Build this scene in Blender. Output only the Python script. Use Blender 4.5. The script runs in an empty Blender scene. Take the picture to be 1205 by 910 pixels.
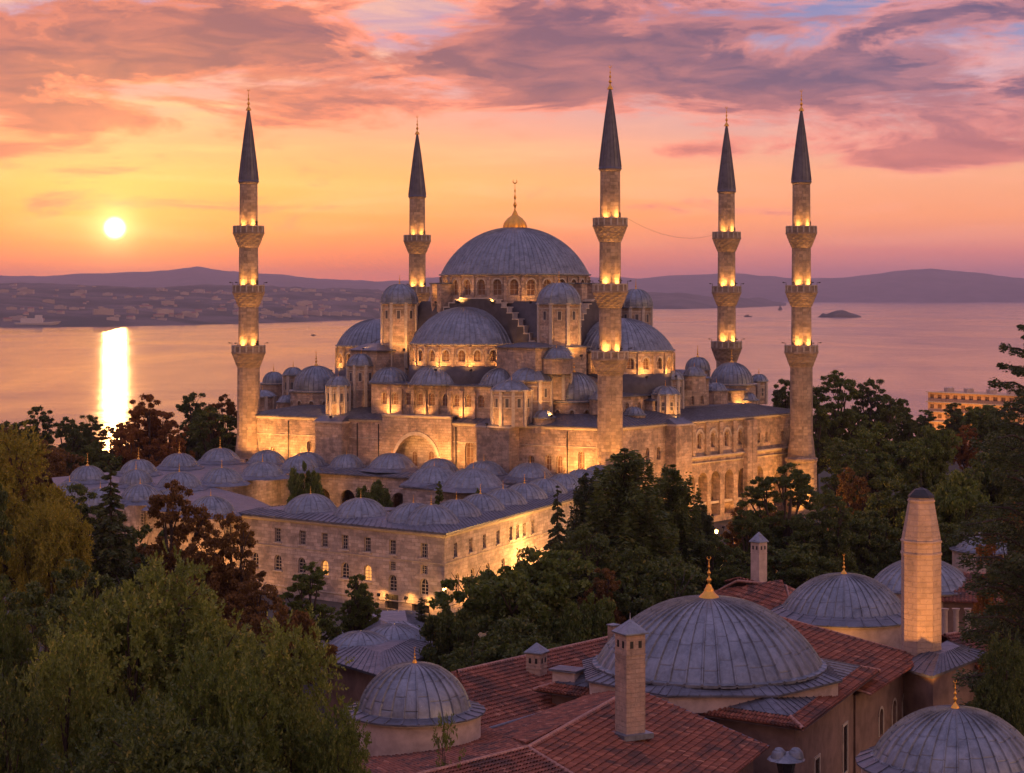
import bpy, math, random
import numpy as np
from mathutils import Vector, Matrix
R = math.radians
PI = math.pi
scene = bpy.context.scene
col = scene.collection
random.seed(7)

# ------------------------------------------------------------------ camera
F = 2300.0            # focal length in photograph pixels (1205 wide)
CAMZ = 36.0
HY = 349.0            # horizon row
cam_d = bpy.data.cameras.new("camera")
cam = bpy.data.objects.new("camera", cam_d)
col.objects.link(cam)
scene.camera = cam
cam.location = (0, 0, CAMZ)
cam.rotation_euler = (PI / 2, 0, 0)
cam_d.sensor_width = 36
cam_d.lens = 36 * F / 1205
cam_d.shift_y = -(455 - HY) / 1205
cam_d.clip_start = 1
cam_d.clip_end = 120000

scene.view_settings.view_transform = 'Standard'
scene.view_settings.look = 'None'
scene.view_settings.exposure = 0.78
scene.view_settings.gamma = 1
scene.cycles.max_bounces = 6
scene.cycles.diffuse_bounces = 2
scene.cycles.glossy_bounces = 3
scene.cycles.transmission_bounces = 3
scene.cycles.volume_bounces = 0
scene.cycles.transparent_max_bounces = 6
scene.cycles.sample_clamp_indirect = 4
scene.cycles.use_denoising = True
scene.cycles.use_light_tree = True

def S(r, g, b):
    "display colour 0..255 to linear"
    return tuple(((c / 255) / 12.92 if c / 255 <= .04045 else ((c / 255 + .055) / 1.055) ** 2.4) for c in (r, g, b)) + (1,)

# ------------------------------------------------------------------ world
SUN_AZ = -math.atan2(467.5, F)      # negative: left of the view axis
SUN_EL = math.atan2(79, F)
world = bpy.data.worlds.new("World")
scene.world = world
world.use_nodes = True
wt = world.node_tree
for n in list(wt.nodes):
    wt.nodes.remove(n)

class NT:
    "small node helper"
    def __init__(s, t):
        s.t = t
    def n(s, typ, **kw):
        nd = s.t.nodes.new(typ)
        for k, v in kw.items():
            setattr(nd, k, v)
        return nd
    def link(s, a, b):
        s.t.links.new(a, b)
    def put(s, sock, v):
        if isinstance(v, bpy.types.NodeSocket):
            s.t.links.new(v, sock)
        else:
            sock.default_value = v
    def m(s, op, a, b=None, c=None, clamp=False):
        nd = s.t.nodes.new('ShaderNodeMath'); nd.operation = op; nd.use_clamp = clamp
        s.put(nd.inputs[0], a)
        if b is not None: s.put(nd.inputs[1], b)
        if c is not None: s.put(nd.inputs[2], c)
        return nd.outputs[0]
    def mr(s, v, a, b, c=0.0, d=1.0, smooth=False):
        nd = s.t.nodes.new('ShaderNodeMapRange')
        if smooth: nd.interpolation_type = 'SMOOTHSTEP'
        s.put(nd.inputs[0], v)
        for i, x in enumerate((a, b, c, d)): s.put(nd.inputs[i + 1], x)
        return nd.outputs[0]
    def mix(s, f, a, b, typ='MIX'):
        nd = s.t.nodes.new('ShaderNodeMix'); nd.data_type = 'RGBA'; nd.blend_type = typ
        s.put(nd.inputs[0], f); s.put(nd.inputs[6], a); s.put(nd.inputs[7], b)
        return nd.outputs[2]
    def ramp(s, f, stops, interp='LINEAR'):
        nd = s.t.nodes.new('ShaderNodeValToRGB')
        cr = nd.color_ramp; cr.interpolation = interp
        while len(cr.elements) < len(stops): cr.elements.new(.5)
        for e, (p, c) in zip(cr.elements, sorted(stops, key=lambda q: q[0])):
            e.position = p; e.color = c if len(c) == 4 else tuple(c) + (1,)
        s.put(nd.inputs[0], f)
        return nd.outputs[0]
    def noise(s, vec, scale, detail=4, rough=.5, dist=0.0, typ=None):
        nd = s.t.nodes.new('ShaderNodeTexNoise')
        if vec is not None: s.t.links.new(vec, nd.inputs['Vector'])
        nd.inputs['Scale'].default_value = scale; nd.inputs['Detail'].default_value = detail
        nd.inputs['Roughness'].default_value = rough; nd.inputs['Distortion'].default_value = dist
        return nd.outputs['Fac']
    def xyz(s, x, y, z):
        nd = s.t.nodes.new('ShaderNodeCombineXYZ')
        s.put(nd.inputs[0], x); s.put(nd.inputs[1], y); s.put(nd.inputs[2], z)
        return nd.outputs[0]
    def sep(s, v):
        nd = s.t.nodes.new('ShaderNodeSeparateXYZ'); s.t.links.new(v, nd.inputs[0])
        return nd.outputs

w = NT(wt)
tc = w.n('ShaderNodeTexCoord')
dx, dy, dz = w.sep(tc.outputs['Generated'])
el = w.m('MULTIPLY', w.m('ARCSINE', dz), 180 / PI)            # degrees
az = w.m('MULTIPLY', w.m('ARCTAN2', dx, dy), 180 / PI)        # degrees, 0 ahead, + right
SAZ, SEL = math.degrees(SUN_AZ), math.degrees(SUN_EL)
elp = w.m('MAXIMUM', el, 0.0)
ef = w.m('POWER', w.m('DIVIDE', elp, 90.0), .5)
def E(d): return (d / 90) ** .5
sun_side = w.ramp(ef, [(0, S(226, 104, 92)), (E(.5), S(240, 108, 78)), (E(1.1), S(244, 116, 60)), (E(2), S(250, 146, 66)),
                       (E(3.3), S(248, 166, 86)), (E(4.6), S(232, 150, 108)), (E(6), S(198, 138, 134)), (E(8.6), S(136, 116, 156)),
                       (E(16), S(132, 134, 180)), (E(35), S(122, 146, 206)), (1, S(128, 162, 226))])
far_side = w.ramp(ef, [(0, S(150, 108, 138)), (E(.6), S(182, 112, 126)), (E(1.3), S(208, 120, 114)), (E(2.3), S(230, 142, 98)),
                       (E(3.6), S(220, 150, 116)), (E(4.8), S(188, 142, 140)), (E(6.2), S(146, 132, 158)), (E(8.6), S(98, 110, 156)),
                       (E(16), S(112, 124, 180)), (E(35), S(120, 146, 206)), (1, S(128, 162, 226))])
back_side = w.ramp(ef, [(0, S(84, 58, 70)), (E(3), S(100, 68, 80)), (E(9), S(104, 76, 96)), (E(20), S(96, 88, 128)),
                        (E(40), S(116, 142, 200)), (1, S(128, 162, 226))])
daz = w.m('ABSOLUTE', w.m('SUBTRACT', az, SAZ))
base = w.mix(w.mr(daz, 3, 24, 0, 1, True), sun_side, far_side)
base = w.mix(w.mr(daz, 40, 120, 0, 1, True), base, back_side)
wa = w.m('DIVIDE', w.m('SUBTRACT', az, 118), 34); we = w.m('DIVIDE', w.m('SUBTRACT', el, 13), 13)  # unseen warm glow added to the sky behind right, as key light on the walls
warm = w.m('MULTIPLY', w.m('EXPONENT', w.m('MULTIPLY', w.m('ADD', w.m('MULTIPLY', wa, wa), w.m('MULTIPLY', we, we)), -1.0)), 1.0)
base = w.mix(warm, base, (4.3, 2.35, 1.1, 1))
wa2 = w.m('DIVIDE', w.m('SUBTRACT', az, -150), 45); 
warm2 = w.m('EXPONENT', w.m('MULTIPLY', w.m('ADD', w.m('MULTIPLY', wa2, wa2), w.m('MULTIPLY', we, we)), -1.0))  # second unseen glow, added behind left to warm the fronts of walls and trees
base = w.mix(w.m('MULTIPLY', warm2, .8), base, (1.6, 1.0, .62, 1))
# thin streaks low in the sky
cv = w.xyz(w.m('MULTIPLY', az, .16), w.m('MULTIPLY', el, 1.5), 3.7)
st = w.mr(w.noise(cv, 1.0, 5, .55, .5), .42, .72, 0, 1, True)
base = w.mix(w.m('MULTIPLY', w.m('MULTIPLY', st, .5), w.mr(el, .8, 2.6, 0, 1, True)), base, w.mix(w.mr(daz, 4, 22), S(252, 186, 116), S(240, 160, 138)))
# cloud sheets
cv2 = w.xyz(w.m('MULTIPLY', az, .19), w.m('MULTIPLY', w.m('POWER', elp, .85), 1.05), 23.9)
n1 = w.noise(cv2, 1.0, 12, .64, .45)
n2 = w.noise(w.xyz(w.m('MULTIPLY', az, .15), w.m('MULTIPLY', w.m('ADD', w.m('POWER', elp, .85), -.2), 1.05), 23.9), 1.0, 12, .66, .35)
def blob(a0, e0, wa, we, k):
    "where the sky is more overcast"
    qa = w.m('DIVIDE', w.m('SUBTRACT', az, a0), wa); qe = w.m('DIVIDE', w.m('SUBTRACT', el, e0), we)
    d2 = w.m('ADD', w.m('MULTIPLY', qa, qa), w.m('MULTIPLY', qe, qe))
    return w.m('MULTIPLY', w.m('EXPONENT', w.m('MULTIPLY', d2, -1.0)), k)
cover = w.mr(el, 3.2, 9.5, -.07, .09)
for b in ((-14, 7.2, 6, 1.8, .20), (-6.5, 7.2, 4.5, 1.0, .14), (.7, 7.2, 3.6, 1.6, .22), (-13, 5.1, 2.6, .6, .20), (7.2, 6.2, 5.2, .9, .20),
          (13, 5.6, 5, 1.2, .14), (5.0, 4.25, 2.6, .22, .15), (13.0, 4.0, 3.5, .5, .13), (-15, 4.1, 1.0, .2, .16), (8, 8.0, 5, .5, .08),
          (-3.2, 8.6, 1.6, 1.2, -.12), (3.3, 7.6, 1.2, 1.2, -.14)):
    cover = w.m('ADD', cover, blob(*b))
dens = w.mr(w.m('ADD', n1, cover), .49, .62, 0, 1, True)
densb = w.mr(w.m('ADD', n2, cover), .52, .68, 0, 1, True)
# lit (low side, towards the sun) and shaded cloud colours
lit = w.mix(w.mr(daz, 4, 22), S(232, 122, 88), S(200, 124, 122))
dark = w.mix(w.mr(daz, 2, 24), S(98, 48, 76), S(74, 62, 98))
core = w.mr(w.m('ADD', n1, cover), .56, .68, 0, 1, True)
fine = w.noise(w.xyz(w.m('MULTIPLY', az, .42), w.m('MULTIPLY', elp, 1.7), 2.2), 1.0, 9, .6, .5)
ccol = w.mix(w.m('MULTIPLY', w.m('MAXIMUM', core, w.m('MULTIPLY', densb, .7)), w.mr(fine, .36, .6, .65, 1)), lit, dark)
ccol = w.mix(w.mr(el, 4.0, 6.2, .35, 0), ccol, S(236, 120, 96))
ccol = w.mix(w.mr(el, 12, 40, 0, .6), ccol, S(150, 140, 180))
sky = w.mix(w.m('MULTIPLY', dens, .94), base, ccol)
# sun disc and the bright air around it
sd = w.n('ShaderNodeVectorMath', operation='DOT_PRODUCT')
w.link(tc.outputs['Generated'], sd.inputs[0])
sd.inputs[1].default_value = (math.sin(SUN_AZ) * math.cos(SUN_EL), math.cos(SUN_AZ) * math.cos(SUN_EL), math.sin(SUN_EL))
ang = w.m('MULTIPLY', w.m('ARCCOSINE', w.m('MINIMUM', sd.outputs['Value'], .9999999)), 180 / PI)
g1 = w.m('MULTIPLY', w.m('EXPONENT', w.m('MULTIPLY', ang, -.45)), .52)
g2 = w.m('MULTIPLY', w.m('EXPONENT', w.m('MULTIPLY', w.m('MULTIPLY', ang, ang), -3.0)), .7)
disc = w.mr(ang, .38, .0, 0, 1, True)
def scalecol(f, c):
    nd = w.n('ShaderNodeVectorMath', operation='SCALE'); nd.inputs[0].default_value = c[:3]; w.put(nd.inputs['Scale'], f)
    return nd.outputs[0]
def addv(a, b):
    nd = w.n('ShaderNodeVectorMath', operation='ADD'); w.link(a, nd.inputs[0]); w.link(b, nd.inputs[1])
    return nd.outputs[0]
tot = addv(sky, scalecol(g1, (1.0, .50, .11)))
tot = addv(tot, scalecol(g2, (1.0, .70, .28)))
tot = addv(tot, scalecol(disc, (9, 7.5, 4.5)))
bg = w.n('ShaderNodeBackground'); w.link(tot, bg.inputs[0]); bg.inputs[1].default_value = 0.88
nish = w.n('ShaderNodeTexSky', sky_type='NISHITA', sun_disc=False, sun_elevation=SUN_EL, sun_rotation=SUN_AZ)
bg2 = w.n('ShaderNodeBackground'); w.link(nish.outputs[0], bg2.inputs[0]); bg2.inputs[1].default_value = 0.008
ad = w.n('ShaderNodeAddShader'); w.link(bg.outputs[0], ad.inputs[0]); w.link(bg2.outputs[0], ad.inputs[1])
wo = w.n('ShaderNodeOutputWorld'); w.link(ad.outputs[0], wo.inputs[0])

# ------------------------------------------------------------------ sun
sl = bpy.data.lights.new("sun", 'SUN'); sl.energy = 0.06; sl.angle = R(.6); sl.color = (1.0, .44, .14)
so = bpy.data.objects.new("sun", sl); col.objects.link(so)
sdv = Vector((math.sin(SUN_AZ) * math.cos(SUN_EL), math.cos(SUN_AZ) * math.cos(SUN_EL), math.sin(SUN_EL)))
so.rotation_euler = sdv.to_track_quat('Z', 'Y').to_euler()
so.location = (0, 0, 200)

# ------------------------------------------------------------------ helpers
def at(px, py, Y):
    return Vector(((px - 602.5) * Y / F, Y, CAMZ - (py - HY) * Y / F))
def at_z(px, py, z):
    return at(px, py, (CAMZ - z) * F / (py - HY))
def X_(px, Y): return (px - 602.5) * Y / F
def Z_(py, Y): return CAMZ - (py - HY) * Y / F

WLOC = {}
def wloc(o):
    v = Vector((0, 0, 0))
    while o is not None:
        v = v + o.location; o = o.parent
    return v
def tag(o, label=None, cat=None, group=None, kind=None):
    if label: o['label'] = label
    if cat: o['category'] = cat
    if group: o['group'] = group
    if kind: o['kind'] = kind
    return o
def thing(name, label, cat, loc=(0, 0, 0), group=None, kind=None):
    o = bpy.data.objects.new(name, None); col.objects.link(o)
    o.location = loc; o.empty_display_size = .5
    return tag(o, label, cat, group, kind)
def np_mesh(name, V, Fq, mats, mi=None, smooth=False, uv=None):
    "V (N,3), Fq (M,4) or (M,3)"
    me = bpy.data.meshes.new(name)
    V = np.asarray(V, dtype=np.float32); Fq = np.asarray(Fq, dtype=np.int32)
    k = Fq.shape[1]; M = len(Fq)
    me.vertices.add(len(V)); me.vertices.foreach_set('co', V.ravel())
    me.loops.add(M * k); me.loops.foreach_set('vertex_index', Fq.ravel())
    me.polygons.add(M); me.polygons.foreach_set('loop_start', np.arange(0, M * k, k, dtype=np.int32))
    for m in mats: me.materials.append(m)
    if mi is not None: me.polygons.foreach_set('material_index', np.asarray(mi, dtype=np.int32))
    me.polygons.foreach_set('use_smooth', np.full(M, smooth))
    if uv is not None:
        l = me.uv_layers.new(name='UVMap'); l.data.foreach_set('uv', np.asarray(uv, dtype=np.float32).ravel())
    me.update(calc_edges=True); me.validate()
    return me
def link(name, me, parent=None, loc=(0, 0, 0), rz=0.0):
    o = bpy.data.objects.new(name, me); col.objects.link(o)
    o.parent = parent; o.location = loc; o.rotation_euler = (0, 0, rz)
    return o

class MB:
    "collects faces in world coordinates; build() links ONE mesh object"
    def __init__(s): s.v = []; s.f = []; s.mi = []; s.uv = []; s.sm = []
    def face(s, pts, mi=0, uv=None, smooth=False):
        i = len(s.v); s.v.extend([tuple(p) for p in pts]); s.f.append(tuple(range(i, i + len(pts))))
        s.mi.append(mi); s.sm.append(smooth)
        if uv is None:
            n = Vector((0, 0, 0)); c0 = Vector(pts[0])
            for a, b in zip(pts[1:-1], pts[2:]): n += (Vector(a) - c0).cross(Vector(b) - c0)
            if n.length > 1e-12: n.normalize()
            if abs(n.z) > .6: uv = [(p[0], p[1]) for p in pts]
            else:
                h = math.hypot(n.x, n.y) or 1; tx, ty = -n.y / h, n.x / h
                uv = [(p[0] * tx + p[1] * ty, p[2]) for p in pts]
        s.uv.extend(uv)
    def grid(s, rows, mi=0, closed=False, uvf=None, smooth=True):
        "rows: list of equally long point lists, shared vertices"
        i0 = len(s.v); n = len(rows[0])
        for r in rows: s.v.extend([tuple(p) for p in r])
        for a in range(len(rows) - 1):
            for b in range(n if closed else n - 1):
                b2 = (b + 1) % n
                s.f.append((i0 + a * n + b, i0 + a * n + b2, i0 + (a + 1) * n + b2, i0 + (a + 1) * n + b))
                s.mi.append(mi); s.sm.append(smooth)
                if uvf: s.uv.extend([uvf(a, b), uvf(a, b + 1), uvf(a + 1, b + 1), uvf(a + 1, b)])
                else:
                    p = rows[a][b]; q = rows[a][b2]; L = math.hypot(q[0] - p[0], q[1] - p[1]) or .1
                    u0 = b * L; s.uv.extend([(u0, rows[a][b][2]), (u0 + L, rows[a][b2][2]), (u0 + L, rows[a + 1][b2][2]), (u0, rows[a + 1][b][2])])
    def box(s, c, sx, sy, z0, z1, ang=0.0, mi=0, top=None):
        ca, sa = math.cos(ang), math.sin(ang)
        q = [(c[0] + ca * x - sa * y, c[1] + sa * x + ca * y) for x, y in ((-sx / 2, -sy / 2), (sx / 2, -sy / 2), (sx / 2, sy / 2), (-sx / 2, sy / 2))]
        s.prism(q, z0, z1, mi, top)
    def prism(s, q, z0, z1, mi=0, top=None, bottom=True):
        "q: counter-clockwise plan polygon"
        n = len(q)
        if sum(q[i][0] * q[(i + 1) % n][1] - q[(i + 1) % n][0] * q[i][1] for i in range(n)) < 0: q = q[::-1]
        for i in range(n):
            a, b = q[i], q[(i + 1) % n]
            s.face([(a[0], a[1], z0), (b[0], b[1], z0), (b[0], b[1], z1), (a[0], a[1], z1)], mi)
        s.face([(p[0], p[1], z1) for p in q], mi if top is None else top)
        if bottom: s.face([(p[0], p[1], z0) for p in q[::-1]], mi)
    def frustum(s, q0, z0, q1, z1, mi=0, cap=True, capmi=None):
        n = len(q0)
        for i in range(n):
            a, b, c, d = q0[i], q0[(i + 1) % n], q1[(i + 1) % n], q1[i]
            s.face([(a[0], a[1], z0), (b[0], b[1], z0), (c[0], c[1], z1), (d[0], d[1], z1)], mi)
        if cap: s.face([(p[0], p[1], z1) for p in q1], mi if capmi is None else capmi)
    def lathe(s, c, prof, n=16, mi=0, rot=0.0, smooth=True, capb=False):
        rows = []
        for r, z in prof:
            rows.append([(c[0] + r * math.cos(rot + 2 * PI * k / n), c[1] + r * math.sin(rot + 2 * PI * k / n), z) for k in range(n)])
        if smooth:
            s.grid(rows, mi, True)
        else:
            for a in range(len(rows) - 1):
                for b in range(n):
                    b2 = (b + 1) % n
                    s.face([rows[a][b], rows[a][b2], rows[a + 1][b2], rows[a + 1][b]], mi)
        if capb: s.face(rows[-1], mi)
    def tube(s, pts, rad, n=6, mi=0):
        "pts with radii"
        pts = [Vector(p) for p in pts]
        if not hasattr(rad, '__len__'): rad = [rad] * len(pts)
        rows = []
        for i, p in enumerate(pts):
            d = (pts[min(i + 1, len(pts) - 1)] - pts[max(i - 1, 0)])
            if d.length < 1e-9: d = Vector((0, 0, 1))
            d.normalize()
            a = d.cross(Vector((0, 0, 1)) if abs(d.z) < .9 else Vector((1, 0, 0))).normalized(); b = d.cross(a)
            rows.append([tuple(p + (a * math.cos(2 * PI * k / n) + b * math.sin(2 * PI * k / n)) * rad[i]) for k in range(n)])
        s.grid(rows, mi, True)
    def build(s, name, mats, parent=None, base=None):
        off = wloc(parent) if parent is not None else Vector(base or (0, 0, 0))
        me = bpy.data.meshes.new(name)
        me.from_pydata([(x - off.x, y - off.y, z - off.z) for x, y, z in s.v], [], s.f)
        if not isinstance(mats, (list, tuple)): mats = [mats]
        for m in mats: me.materials.append(m)
        me.polygons.foreach_set('material_index', s.mi); me.polygons.foreach_set('use_smooth', s.sm)
        l = me.uv_layers.new(name='UVMap'); l.data.foreach_set('uv', [c for q in s.uv for c in q])
        me.update()
        o = link(name, me, parent, (0, 0, 0) if parent is not None else tuple(off))
        return o

# ------------------------------------------------------------------ materials
def mat(name):
    m = bpy.data.materials.new(name); m.use_nodes = True
    t = NT(m.node_tree); b = m.node_tree.nodes['Principled BSDF']
    return m, t, b
def bump(t, b, h, strength=.5, dist=.05):
    nd = t.n('ShaderNodeBump'); nd.inputs['Strength'].default_value = strength; nd.inputs['Distance'].default_value = dist
    t.link(h, nd.inputs['Height']); t.link(nd.outputs[0], b.inputs['Normal'])
def m_stone(name, base=(.42, .34, .26), bw=1.1, bh=.42, stain=.5, rough=.85, con=.42, mortar=.68):
    m, t, b = mat(name)
    uv = t.n('ShaderNodeUVMap').outputs[0]; ob = t.n('ShaderNodeNewGeometry').outputs['Position']
    br = t.n('ShaderNodeTexBrick'); t.link(uv, br.inputs['Vector'])
    c = Vector(base)
    br.inputs['Color1'].default_value = tuple(c * (1 + con * .5)) + (1,); br.inputs['Color2'].default_value = tuple(c * (1 - con)) + (1,)
    br.inputs['Mortar'].default_value = tuple(c * mortar) + (1,)
    br.inputs['Scale'].default_value = 1; br.inputs['Mortar Size'].default_value = .03
    br.inputs['Brick Width'].default_value = bw; br.inputs['Row Height'].default_value = bh
    st = t.mr(t.noise(ob, .3, 7, .68, .6), .44, .62, 0, 1, True)
    st2 = t.mr(t.noise(ob, 1.1, 6, .65, .3), .44, .66, 0, 1, True)
    # rain streaks running down
    mp = t.n('ShaderNodeMapping'); mp.inputs['Scale'].default_value = (1.2, 1.2, .12); t.link(ob, mp.inputs[0])
    sk = t.mr(t.noise(mp.outputs[0], 1.0, 4, .6), .42, .7, 0, 1, True)
    cc = t.mix(t.m('MULTIPLY', st, stain), br.outputs['Color'], tuple(c * .36) + (1,))
    cc = t.mix(t.m('MULTIPLY', st2, stain * .7), cc, (c[0] * 1.3, c[1] * 1.15, c[2] * 1.05, 1))
    cc = t.mix(t.m('MULTIPLY', sk, stain * .6), cc, tuple(c * .5) + (1,))
    t.link(cc, b.inputs['Base Color']); b.inputs['Roughness'].default_value = rough
    pit = t.mr(t.noise(ob, 2.4, 5, .7, .5), .56, .66, 0, 1, True)
    cc = t.mix(t.m('MULTIPLY', pit, min(1, stain * .9)), cc, tuple(c * .34) + (1,)); t.link(cc, b.inputs['Base Color'])
    h = t.m('ADD', t.m('MULTIPLY', br.outputs['Fac'], -.6), t.noise(ob, 5, 4, .6))
    bump(t, b, h, .8, .08)
    return m
def m_lead(name, base=(.185, .215, .255), panel=True, rough=.42, tint=.45):
    "UV: u counts ribs, v counts sheets up the slope (domes); metres elsewhere"
    m, t, b = mat(name)
    uv = t.n('ShaderNodeUVMap').outputs[0]; ob = t.n('ShaderNodeNewGeometry').outputs['Position']
    c = Vector(base)
    u, v, _ = t.sep(uv)
    fu = t.m('FLOOR', u)
    wn0 = t.n('ShaderNodeTexWhiteNoise'); wn0.noise_dimensions = '1D'; t.link(fu, wn0.inputs['W'])
    vv = t.m('ADD', v, t.m('MULTIPLY', wn0.outputs[0], .8 if panel else .2))
    fv = t.m('FLOOR', vv); frv = t.m('FRACT', vv)
    wn = t.n('ShaderNodeTexWhiteNoise'); wn.noise_dimensions = '2D'; t.link(t.xyz(fu, fv, 0), wn.inputs['Vector'])
    seam = t.m('MAXIMUM', t.mr(frv, .0, .05, 1, 0), t.mr(frv, .96, 1.0, 0, .6))
    n = t.noise(ob, .8, 6, .62, .6); n3 = t.noise(ob, 4.5, 5, .6)
    cc = t.mix(t.mr(n, .3, .7), tuple(c * .52) + (1,), (c[0] * 1.5, c[1] * 1.38, c[2] * 1.28, 1))
    cc = t.mix(t.m('MULTIPLY', wn.outputs[0], tint), cc, tuple(c * .68) + (1,))
    cc = t.mix(t.mr(n3, .45, .75, 0, .4), cc, (c[0] * 1.7, c[1] * 1.62, c[2] * 1.5, 1))
    mp = t.n('ShaderNodeMapping'); mp.inputs['Scale'].default_value = (2.2, 2.2, .35); t.link(ob, mp.inputs[0])
    sk = t.mr(t.noise(mp.outputs[0], 1.0, 5, .65, .2), .50, .68, 0, 1, True)
    cc = t.mix(t.m('MULTIPLY', sk, .5), cc, (c[0] * .55, c[1] * .48, c[2] * .42, 1))
    sp = t.noise(ob, 9.0, 3, .6); cc = t.mix(t.mr(sp, .70, .76, 0, .7, True), cc, (.42, .42, .42, 1))
    cc = t.mix(t.m('MULTIPLY', seam, .55), cc, tuple(c * .35) + (1,))
    t.link(cc, b.inputs['Base Color'])
    b.inputs['Metallic'].default_value = .5
    t.link(t.mr(n3, .3, .7, rough - .10, rough + .12), b.inputs['Roughness'])
    h = t.m('ADD', t.m('MULTIPLY', seam, -.5), t.m('ADD', t.m('MULTIPLY', n, .8), t.m('MULTIPLY', n3, .25)))
    bump(t, b, h, .5, .12)
    return m
def m_plain(name, base, rough=.7, metal=0.0, noise=.25, scale=2.0, bumpd=.02):
    m, t, b = mat(name)
    ob = t.n('ShaderNodeNewGeometry').outputs['Position']
    c = Vector(base)
    n = t.noise(ob, scale, 6, .6, .3)
    t.link(t.mix(t.mr(n, .32, .68), tuple(c * (1 - noise)) + (1,), tuple(c * (1 + noise)) + (1,)), b.inputs['Base Color'])
    b.inputs['Roughness'].default_value = rough; b.inputs['Metallic'].default_value = metal
    bump(t, b, n, .4, bumpd)
    return m
def m_emit(name, c, s):
    m, t, b = mat(name)
    b.inputs['Base Color'].default_value = (.2, .15, .1, 1)
    b.inputs['Emission Color'].default_value = c; b.inputs['Emission Strength'].default_value = s
    return m
def m_tile(name):
    m, t, b = mat(name)
    ge = t.n('ShaderNodeNewGeometry'); ob = ge.outputs['Position']
    uv = t.n('ShaderNodeUVMap').outputs[0]
    u, v, _ = t.sep(uv)
    wn = t.n('ShaderNodeTexWhiteNoise'); wn.noise_dimensions = '2D'; t.link(t.xyz(t.m('FLOOR', u), t.m('FLOOR', v), 0), wn.inputs['Vector'])
    n = t.noise(ob, .5, 6, .65, .5); n2 = t.noise(ob, 3.0, 5, .65)
    cc = t.ramp(wn.outputs[0], [(0, (.13, .042, .022)), (.2, (.20, .060, .028)), (.8, (.26, .080, .038)), (.96, (.32, .11, .055)), (1, (.42, .18, .10))])
    n4 = t.noise(ob, 1.4, 6, .7, .8)
    cc = t.mix(t.mr(n, .48, .62, 0, .75, True), cc, (.045, .026, .02, 1))
    cc = t.mix(t.mr(n4, .58, .70, 0, .8, True), cc, (.045, .045, .022, 1))
    cc = t.mix(t.mr(n2, .60, .78, 0, .6, True), cc, (.22, .15, .11, 1))
    t.link(cc, b.inputs['Base Color']); b.inputs['Roughness'].default_value = .8
    bump(t, b, n2, .4, .03)
    return m
def m_foliage(name, c1, c2, c3=None, transl=.45):
    m, t, b = mat(name)
    ge = t.n('ShaderNodeNewGeometry'); oi = t.n('ShaderNodeObjectInfo')
    n = t.noise(ge.outputs['Position'], .35, 3, .5)
    cc = t.mix(t.m('ADD', t.m('MULTIPLY', ge.outputs['Random Per Island'], .6), t.mr(n, .3, .7, 0, .4)), tuple(c1) + (1,), tuple(c2) + (1,))
    if c3: cc = t.mix(t.mr(ge.outputs['Random Per Island'], .86, 1.0, 0, .8), cc, tuple(c3) + (1,))
    b.inputs['Roughness'].default_value = .55; b.inputs['Specular IOR Level'].default_value = .3
    t.link(cc, b.inputs['Base Color'])
    tr = t.n('ShaderNodeBsdfTranslucent')
    t.link(t.mix(1.0, cc, (1.35, 1.15, .55, 1), 'MULTIPLY'), tr.inputs['Color'])
    mx = t.n('ShaderNodeMixShader'); mx.inputs[0].default_value = transl
    t.link(b.outputs[0], mx.inputs[1]); t.link(tr.outputs[0], mx.inputs[2])
    out = m.node_tree.nodes['Material Output']; t.link(mx.outputs[0], out.inputs['Surface'])
    return m

M = {}
M['stone'] = m_stone('limestone', (.46, .35, .26), stain=.8)
M['stone2'] = m_stone('pale_limestone', (.47, .39, .33), stain=.6)
M['stone_dark'] = m_stone('weathered_stone', (.20, .15, .12), stain=.6)
M['minaret'] = m_stone('minaret_stone', (.36, .27, .19), 1.3, .5, stain=.5, con=.42)
M['spire'] = m_plain('dark_spire_lead', (.085, .085, .105), .45, .3, .3, 1.0)
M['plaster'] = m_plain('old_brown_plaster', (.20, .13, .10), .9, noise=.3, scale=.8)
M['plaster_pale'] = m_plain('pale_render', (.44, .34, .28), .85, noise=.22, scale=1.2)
M['chimney'] = m_stone('chimney_stone', (.42, .30, .22), .62, .28, .6, con=.14, mortar=.8)
M['trim'] = m_plain('stone_trim', (.42, .36, .29), .8, noise=.2)
M['lead'] = m_lead('lead_sheet')
M['lead_flat'] = m_lead('lead_roofing', (.125, .14, .175), True, .48, .5)
M['lead_dark'] = m_plain('dark_lead_cladding', (.055, .05, .055), .6, noise=.35, scale=.8)
M['gold'] = m_plain('gilded_metal', (.80, .40, .07), .36, .9, .12)
M['lattice'] = m_plain('amber_lattice', (.17, .085, .04), .6, 0, .35, 3.0)
M['glass'] = m_plain('dark_window_glass', (.03, .03, .04), .15, 0, .3)
M['lit'] = m_emit('lit_window', (1.0, .38, .08, 1), .7)
M['lamp'] = m_emit('lamp_glow', (1.0, .50, .14, 1), 9)
M['iron'] = m_plain('dark_iron', (.03, .03, .03), .5, .6)
M['tile'] = m_tile('clay_tiles')
M['ridge'] = m_plain('clay_ridge_mortar', (.33, .17, .12), .85, noise=.35, scale=4)
M['bark'] = m_plain('bark', (.05, .035, .025), .9, noise=.4, scale=3)

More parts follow.
